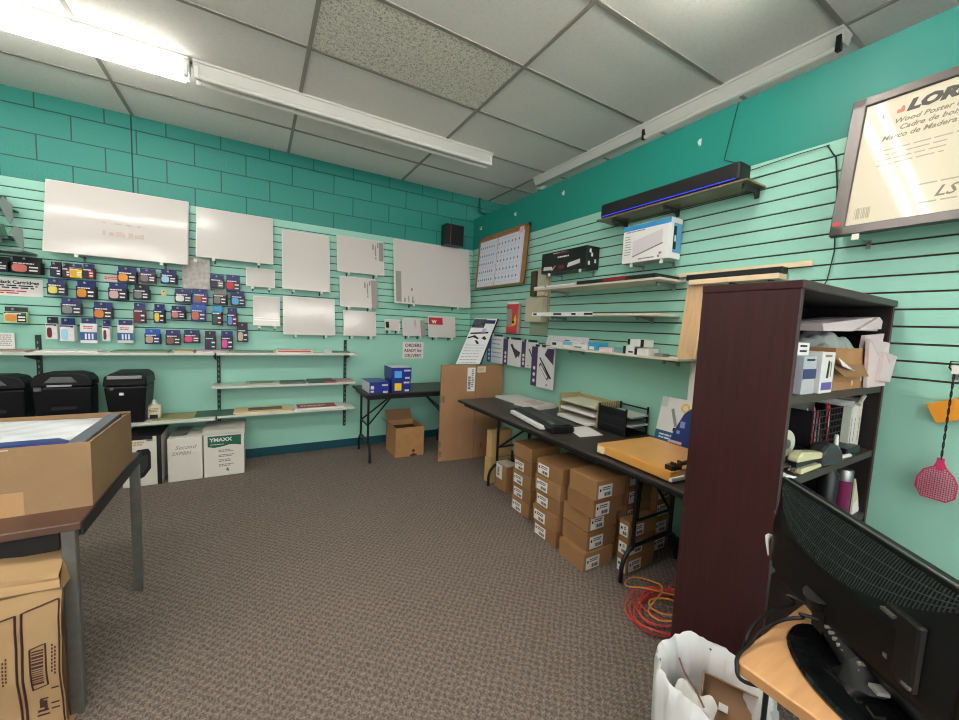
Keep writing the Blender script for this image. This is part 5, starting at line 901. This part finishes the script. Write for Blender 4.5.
t=thing('yellow_plank','yellow orange wooden plank end sticking out from the right wall behind the swatter handle','plank',(-.1,-4.16,1.2)); build(G().poly(F((0,0,0),(0,-1,0),(0,0,1)),[(4.112,1.227),(4.148,1.150),(4.55,1.35),(4.55,1.44)],.004,.030),'board',mat('amber_pine',(226,150,44),.4,var=.08,vscale=9),t,bevel=.002); build(G().box((-.006,-4.42,1.28),(-.0,-4.36,1.40)),'wall_plate',STEEL,t)
# ------------------------------------------------------------------ desk and monitor
OAK=mat('oak_laminate',(196,149,102),.4,var=.10,vscale=5,stretch=(1.2,12,12)); OAKE=mat('oak_edge',(180,132,86),.45)
DX0,DX1,DY0,DY1,DZ=-1.55,-.98,-4.95,-4.142,.74
t=thing('desk','light oak desk corner holding the black monitor','desk',(-.9,-4.55,0))
pts=[(DX0,DY0),(DX1,DY0),(DX1,DY1),(DX0+.02,DY1),(DX0+.006,DY1-.006),(DX0,DY1-.02)]
build(G().poly(F((0,0,DZ-.028),(1,0,0),(0,1,0)),pts,0,.028),'desktop',OAK,t,bevel=.003); build(G().poly(F((0,0,DZ-.026),(1,0,0),(0,1,0)),[(a+(-.001 if a<-1 else .001),b+(.001 if b>-4.5 else -.001)) for a,b in pts],0,.022),'edge_band',OAKE,t)
for x in (DX0+.22,DX1-.08):
    for y in (DY0+.06,DY1-.12): build(G().box((x-.02,y-.02,0),(x+.02,y+.02,DZ-.028)),'leg',LEGM,t,bevel=.002)
# monitor
BK=mat('monitor_black',(9,10,11),.38,spec=.35); BKM=mat('monitor_matte',(30,34,34),.5); SILV=mat('port_metal',(190,188,180),.35,.6)
A=V((-1.115,-4.030,0)); B=V((-1.472,-4.447,0)); d=(B-A).normalized(); L=(B-A).length+.0
zb,zt=.768,1.058
fr=F(A+V((0,0,zb)),d,(0,0,1))
if fr.n.x>0: raise RuntimeError('monitor frame')
H=zt-zb
t=thing('monitor','black flat screen monitor seen from behind on the oak desk','monitor',((A+B)/2+V((0,0,DZ))))
def surf_d(a,b):
    e=1-abs(2*a-1)**5; f=1-abs(2*b-1)**4
    top=min(1,(1-b)/.42); 
    return .052*(e**.7)*(min(1,top)**.8)*min(1,(b+.08)/.25)
build(G().fb(fr,0,0,-.035,L,H,-.006),'bezel',BK,t,bevel=.006,seg=2)
build(G().fb(fr,.012,.02,-.0365,L-.012,H-.02,-.034),'screen',mat('dark_screen',(8,9,11),.15),t)
g=G(); g.surf(lambda a,b:fr.p(.008+a*(L-.016),.008+b*(H-.016),-.008+surf_d(a,b)),30,24); build(g,'back_shell',BK,t,smooth=True)
g=G()      # crescent of cooling slats along the sloping top
for i in range(84):
    a=.02+.96*i/83; lo=1-.40*(math.sin(math.pi*min(1,max(0,a)))**.6)-.015
    P=[]
    for k in range(7):
        b=lo+(.985-lo)*k/6; P.append(fr.p(.008+a*(L-.016),.008+b*(H-.016),-.0075+surf_d(a,b)))
    g.tube(P,.0017,4)
for r in (.25,.5,.75):
    P=[]
    for i in range(40):
        a=.03+.94*i/39; lo=1-.40*(math.sin(math.pi*a)**.6)-.015; b=lo+(.985-lo)*r; P.append(fr.p(.008+a*(L-.016),.008+b*(H-.016),-.0068+surf_d(a,b)))
    g.tube(P,.0014,4)
build(g,'vent_slats',mat('vent_grey',(40,47,46),.45),t)
build(G().tube([fr.p(L*.02,H+.001,-.008),fr.p(L*.5,H+.001,-.008),fr.p(L*.98,H+.001,-.008)],.003,6),'top_rim',mat('rim_sheen',(86,96,94),.35),t)
g=G(); rr=random.Random(4)
for k in range(6): g.lathe(None,[(.004,0),(.004,.012)],10,fr=F(fr.p(L*(.585+.024*k),H*(.17-.012*k),surf_d(.6,.14)-.008),fr.r,fr.u))
for k in range(4): g.lathe(None,[(.0045,0),(.0045,.014)],10,fr=F(fr.p(L*(.715+.03*(k//2)),H*(.14-.05*(k%2)),surf_d(.72,.1)-.008),fr.r,fr.u))
g.fb(fr,L*.795,H*.06,.02,L*.835,H*.085,.042); build(g,'ports',SILV,t)
build(G().fb(fr,L*.49,H*.06,.015,L*.56,H*.23,.045),'power_socket',BLKPL,t); build(G().fb(fr,L*.80,H*.25,.02,L*.93,H*.7,.036),'side_recess',mat('recess_black',(8,8,9),.5),t,bevel=.004); build(G().fb(fr,L*.80,H*.64,.030,L*.85,H*.66,.0435),'emblem',mat('emblem_grey',(110,106,100),.35,.5),t); build(G().fb(fr,L*.03,H*.62,-.004,L*.04,H*.65,.012).fb(fr,L*.82,H*.34,.034,L*.84,H*.37,.039).fb(fr,L*.9,H*.28,.034,L*.93,H*.30,.038),'screws',SHG,t)
build(G().tube([fr.p(.012,H*.34,.006),fr.p(.014,H*.36,.016),fr.p(.024,H*.37,.026),fr.p(.034,H*.31,.030),fr.p(.046,H*.20,.030)],[.006,.007,.006,.004,.002],6),'white_tape',WHITE,t,smooth=True)
bc=V((-1.385,-4.315,DZ)); ang=math.atan2(d.y,d.x)
fb=F(bc,(math.cos(ang),math.sin(ang),0),(-math.sin(ang),math.cos(ang),0))
g=G(); prof=[(.17,.0),(.172,.006),(.165,.014),(.06,.024),(.001,.026)]
b=[]; n=36
for r,h in prof:
    for k in range(n): a=2*math.pi*k/n; b.append(fb.p(r*math.cos(a)*1.0,r*math.sin(a)*.62,h))
g.add(b,[(i*n+k,i*n+(k+1)%n,(i+1)*n+(k+1)%n,(i+1)*n+k) for i in range(len(prof)-1) for k in range(n)]+[tuple(range(n))]); build(g,'stand_base',mat('gloss_black',(10,11,13),.12,coat=.6),t,smooth=True)
g=G(); 
P=[bc+V((0,0,.02)),bc+V((0,0,.05)),V(((A+B)/2).to_tuple()[:2]+(zb+.04,))+fr.n*.01,V(((A+B)/2).to_tuple()[:2]+(zb+.10,))+fr.n*.03]
g.tube(P,[.05,.035,.032,.04],12); build(g,'stand_neck',mat('neck_black',(10,10,11),.5),t,smooth=True)
CAB=mat('black_cable',(16,16,18),.4)
tag(build(G().tube(spl([fr.p(L*.53,H*.15,.045),fr.p(L*.51,H*.15,.075),V((-1.345,-4.195,.80)),V((-1.372,-4.168,.785)),V((-1.436,-4.150,.768)),V((-1.485,-4.148,.752)),V((-1.530,-4.148,.747)),V((-1.557,-4.155,.735)),V((-1.552,-4.172,.706)),V((-1.47,-4.24,.700)),V((-1.36,-4.34,.700))]),.0042,8),'monitor_cable',CAB,smooth=True),'black cable running from the monitor over the desk corner','cable')
tag(build(G().tube(spl([fr.p(L*.40,H*.12,.03),fr.p(L*.36,H*.12,.06),V((-1.28,-4.155,.785)),V((-1.36,-4.136,.78)),V((-1.43,-4.130,.765)),V((-1.465,-4.131,.74)),V((-1.46,-4.135,.70)),V((-1.42,-4.2,.700)),V((-1.35,-4.3,.700))]),.004,8),'monitor_cable',CAB,smooth=True),'thin black cable beside the thicker one at the back of the desk','cable')
tag(build(G().tube([(-1.515,-4.20,.712),(-1.512,-4.20,.60),(-1.50,-4.205,.45),(-1.49,-4.21,.2),(-1.48,-4.22,.012)],.0055,7).tube([(-1.512,-4.20,.62),(-1.50,-4.215,.585),(-1.47,-4.235,.57),(-1.42,-4.26,.575),(-1.33,-4.265,.60)],.003,6),'hanging_cable',CAB,smooth=True),'black cable hanging straight down beneath the desk edge in front of the waste bin','cable')
tag(build(G().surf(lambda a,b:V((-1.49+.03*math.sin(b*3),-4.255-.10*a+.01*math.sin(b*7),.71-.16*b+.02*math.sin(a*9)*b)),10,10),'cloth_pouch',mat('khaki_pouch',(186,178,140),.7),solid=.012,smooth=True),'small khaki pouch hanging under the desk edge beside the cable','pouch')
# ------------------------------------------------------------------ waste bin with liner
bx,by,bz=-1.265,-3.975,.42
t=thing('waste_bin','round waste bin lined with a white translucent bag in front of the bookcase','waste bin',(bx,by,0))
build(G().lathe((bx,by,0),[(.115,0),(.12,.01),(.151,.395),(.148,.395),(.117,.02),(.001,.018)],28),'bin',mat('bin_grey',(96,94,92),.5),t,smooth=True)
LIN=mat('bin_liner',(232,232,232),.3,spec=.4,bump=.35,bscale=18)
prof=[(.098,.06),(.114,.2),(.126,.32),(.137,.395),(.152,.422),(.161,.41),(.165,.36),(.160,.25),(.152,.12),(.142,.02)]
g=G(); n=72; b=[]; rr=random.Random(8); ph=[rr.uniform(0,6.28) for _ in range(8)]
for i,(r,h) in enumerate(prof):
    for k in range(n):
        a=2*math.pi*k/n; f=.004*math.sin(9*a+ph[0]+i*.5)+.0035*math.sin(17*a+ph[1]-i*.6)+.0025*math.sin(31*a+ph[2]+i)
        dz=.012*math.sin(3*a+ph[3])+.007*math.sin(8*a+ph[4]) if 2<=i<=4 else 0
        dz-=.018*max(0,-math.sin(a+.6)) if 2<=i<=5 else 0
        b.append(V((bx+(r+f)*math.cos(a),by+(r+f)*math.sin(a),h+dz)))
g.add(b,[(i*n+k,i*n+(k+1)%n,(i+1)*n+(k+1)%n,(i+1)*n+k) for i in range(len(prof)-1) for k in range(n)]); build(g,'liner',LIN,t,smooth=True)
t=thing('small_carton','open brown cardboard box thrown into the lined waste bin','box',(bx,by,.12)); fr=F((bx-.12,by-.07,.14),(.82,-.30,.12),(.05,.45,.88)); fr=F(fr.o,fr.r,fr.n.cross(fr.r))
fr=F((-1.291,-3.957,.293),(.41,-.91,0),(.6,.27,.75)); fr=F(fr.o,fr.r,fr.n.cross(fr.r))
w_,h_,dp=.16,.11,.06
build(G().fb(fr,0,0,-dp,w_,h_,-dp+.004).fb(fr,0,0,-dp,.004,h_,0).fb(fr,w_-.004,0,-dp,w_,h_,0).fb(fr,0,0,-dp,w_,.004,0).fb(fr,0,h_-.004,-dp,w_,h_,0),'carton',mat('bin_box_brown',(150,116,86),.7),t); build(G().fb(fr,.05,.03,-dp+.004,.075,.05,-dp+.02),'white_scrap',WHITE,t)
t=thing('paper_scrap','crumpled white paper scrap in the waste bin beside the brown box','paper',(bx-.06,by+.03,.17)); g=G(); g.surf(lambda a,b:V((bx-.10+.085*a,by-.03+.11*b,.33+.02*math.sin(a*7+b*3)+.015*math.sin(b*9))),12,12); build(g,'sheet',WHITE,t,smooth=True)
tag(build(G().tube([(-1.29,-3.88,.41),(-1.305,-3.91,.39),(-1.315,-3.95,.38),(-1.33,-3.99,.355)],.003,6),'thin_stick',mat('brown_wire',(110,70,54),.5)),'thin reddish brown wire sticking up in the waste bin','wire')
# ------------------------------------------------------------------ left table with carton
STL=mat('brushed_leg_grey',(118,118,112),.4,.5,var=.1,vscale=30); TOPB=mat('walnut_table_top',(88,62,50),.4,var=.12,vscale=6)
t=thing('work_table','walnut topped table with grey square steel legs at the left','table',(-3.6,-2.36,0))
build(G().box((-4.4,-2.765,.71),(-3.018,-1.96,.737)),'tabletop',TOPB,t,bevel=.003); build(G().box((-3.019,-2.765,.69),(-3.012,-1.96,.738)),'edge_band',TBE,t); build(G().box((-4.36,-2.70,.62),(-3.095,-2.68,.71)).box((-3.07,-2.68,.65),(-3.05,-2.03,.71)),'apron',mat('dark_apron',(20,19,19),.5),t)
for x,y in ((-3.062,-2.715),(-3.036,-2.0),(-4.34,-2.71),(-4.34,-2.0)): build(G().box((x-.019,y-.016,0),(x+.019,y+.016,.71)),'leg',STL,t,bevel=.003)
t=thing('open_carton','open brown carton full of plastic wrapped papers on the walnut table','box',(-3.35,-2.35,.737))
open_carton(t,-3.74,-3.024,-2.625,-2.09,.737,.982,mat('kraft_front_carton',(146,116,84),.8,var=.06,vscale=9,bump=.10,bscale=70)); fr=FB(-3.74,-2.625,.737); build(G().fb(fr,.44,.0,0,.54,.085,.0008),'tape_patch',TAPE,t)
g=G()
for u,v,a,b in ((.02,.235,.10,.006),(.30,.238,.06,.005),(.46,.236,.05,.004),(.38,.232,.02,.004)): g.fb(fr,u,v,0,u+a,v+b,.0008)
build(g,'torn_fibres',mat('torn_card',(206,176,146),.8),t)
build(G().box((-3.037,-2.16,.955),(-3.029,-2.12,.9825)),'hand_slot',BLACK,t)
BAG=mat('white_poly_bag',(226,228,232),.22,spec=.6,bump=.2,bscale=30)
t=thing('plastic_bags','white plastic bags of printed papers filling the brown carton','bags',(-3.35,-2.35,.80))
build(G().box((-3.72,-2.60,.76),(-3.05,-2.11,.93)),'paper_bundle',WHITE,t)
build(G().surf(lambda a,b:V((-3.725+.675*a,-2.608+.50*b,.955+.035*math.sin(math.pi*a)**.5*math.sin(math.pi*b)**.4+.007*math.sin(a*9+b*5)*math.sin(b*6+1)+.0015*math.sin(a*31)*math.sin(b*27))),40,30),'poly_bag',BAG,t,smooth=True)
build(G().hexa([(-3.72,-2.617,.955),(-3.10,-2.617,.965),(-3.10,-2.60,.965),(-3.72,-2.60,.955),(-3.72,-2.617,.985),(-3.08,-2.615,.990),(-3.12,-2.58,.995),(-3.72,-2.58,.990)]),'navy_edge',mat('navy_blue_edge',(30,50,110),.35),t); build(G().hexa([(-3.10,-2.60,.95),(-3.045,-2.60,.95),(-3.045,-2.12,.95),(-3.10,-2.12,.95),(-3.10,-2.60,.975),(-3.05,-2.58,.975),(-3.05,-2.13,.985),(-3.09,-2.13,.985)]),'grey_edge',mat('grey_magazine_edge',(92,98,104),.35),t)
g=G(); fz=F((0,0,.996),(1,0,0),(0,1,0)); 
# paper sack under the table
SACK=mat('kraft_paper_sack',(166,134,94),.75,var=.07,vscale=5,bump=.35,bscale=9); INK=mat('sack_print_brown',(64,38,30),.7)
t=thing('paper_sack','brown kraft paper sack with printed frames and a barcode under the walnut table','paper sack',(-3.5,-2.68,0))
sx0,sx1,sy0,sy1=-3.95,-3.062,-2.80,-2.66
def sk(a,b):      # front face wobble
    return .010*math.sin(a*9+b*4)+.006*math.sin(b*17+a*3)
g=G(); g.surf(lambda a,b:V((sx0+(sx1-sx0)*a,sy0-.0-.02*math.sin(math.pi*b)+sk(a,b)*.6,.005+.53*b)),30,20); g.surf(lambda a,b:V((sx1-.035*min(1,a*4)+.003*math.sin(b*15),sy0+(sy1-sy0)*a+sk(1,b)*.6*(1-a),.005+.53*b)),8,20); g.surf(lambda a,b:V((sx0+(sx1-sx0)*a,sy1,.005+.53*b)),4,4)
g.surf(lambda a,b:V((sx0+(sx1-sx0)*a,sy0+(sy1-sy0)*b,.005)),4,4); build(g,'sack_body',SACK,t,smooth=True)
g=G(); g.surf(lambda a,b:V((sx0+(sx1-sx0)*a-.02*b*(a>.95),sy0-.012*math.sin(math.pi*b)+.12*b**1.5+sk(a,b),.525+.10*b**.8+.012*math.sin(a*11)*b)),30,10); g.surf(lambda a,b:V((sx0+(sx1-sx0)*a-.02*(1-b)*(a>.95),sy0+.12+.16*b,.625-.09*b+.012*math.sin(a*11)*(1-b))),30,6); g.surf(lambda a,b:V((sx1-.02*b,sy0+(.12*b**1.5)*1+((sy1-sy0)*(1-b)+.0*b)*a,.525+.10*b**.8)),4,10); build(g,'folded_top',SACK,t,smooth=True)
ff=F((0,sy0,0),(1,0,0),(0,0,1))
def skp(u,z): a=(u-sx0)/(sx1-sx0); b=(z-.005)/.53; return V((u,sy0-.02*math.sin(math.pi*b)+sk(a,b)*.6-.0025,z))
g=G()
def ink(P,r=.003): 
    Q=[]
    for (u,z),(u2,z2) in zip(P[:-1],P[1:]):
        for k in range(8): Q.append(skp(u+(u2-u)*k/8,z+(z2-z)*k/8))
    Q.append(skp(*P[-1])); g.tube(Q,r,4)
ink([(-3.068,.502),(-3.151,.483),(-3.153,.03)]); ink([(-3.165,.48),(-3.40,.44)]); ink([(-3.165,.48),(-3.164,.03)]); ink([(-3.067,.50),(-3.067,.03)],.0022)
ink([(-3.136,.355),(-3.100,.365),(-3.096,.222),(-3.132,.212),(-3.136,.355)],.0022); build(g,'printed_frames',INK,t)
g=G(); rr=random.Random(6); z=.232
while z<.345:
    h=rr.choice((.003,.005,.008)); P=[skp(u,zz) for zz in (z,z+h) for u in (-3.131,-3.104)]; g.add([P[0]+V((0,-.001,0)),P[1]+V((0,-.001,0)),P[3]+V((0,-.001,0)),P[2]+V((0,-.001,0))],[(0,1,2,3)]); z+=h+.004
build(g,'barcode',INK,t)
g=G()
for cx,z0,n in ((-3.086,.35,8),(-3.079,.34,8),(-3.19,.34,7),(-3.197,.33,7)):
    for k in range(n):
        zz=z0-.012*k; P=[skp(cx,zz),skp(cx+.004,zz),skp(cx+.004,zz+.008),skp(cx,zz+.008)]; g.add([p+V((0,-.001,0)) for p in P],[(0,1,2,3)])
for (u,zz,w_,h_) in ((-3.122,.135,.010,.03),(-3.112,.125,.008,.035),(-3.128,.12,.026,.008),(-3.12,.165,.02,.006),(-3.130,.105,.03,.006),(-3.09,.20,.018,.006),(-3.095,.14,.02,.006),(-3.095,.12,.02,.006)):
    P=[skp(u,zz),skp(u+w_,zz),skp(u+w_,zz+h_),skp(u,zz+h_)]; g.add([p+V((0,-.001,0)) for p in P],[(0,1,2,3)])
build(g,'small_print',INK,t)
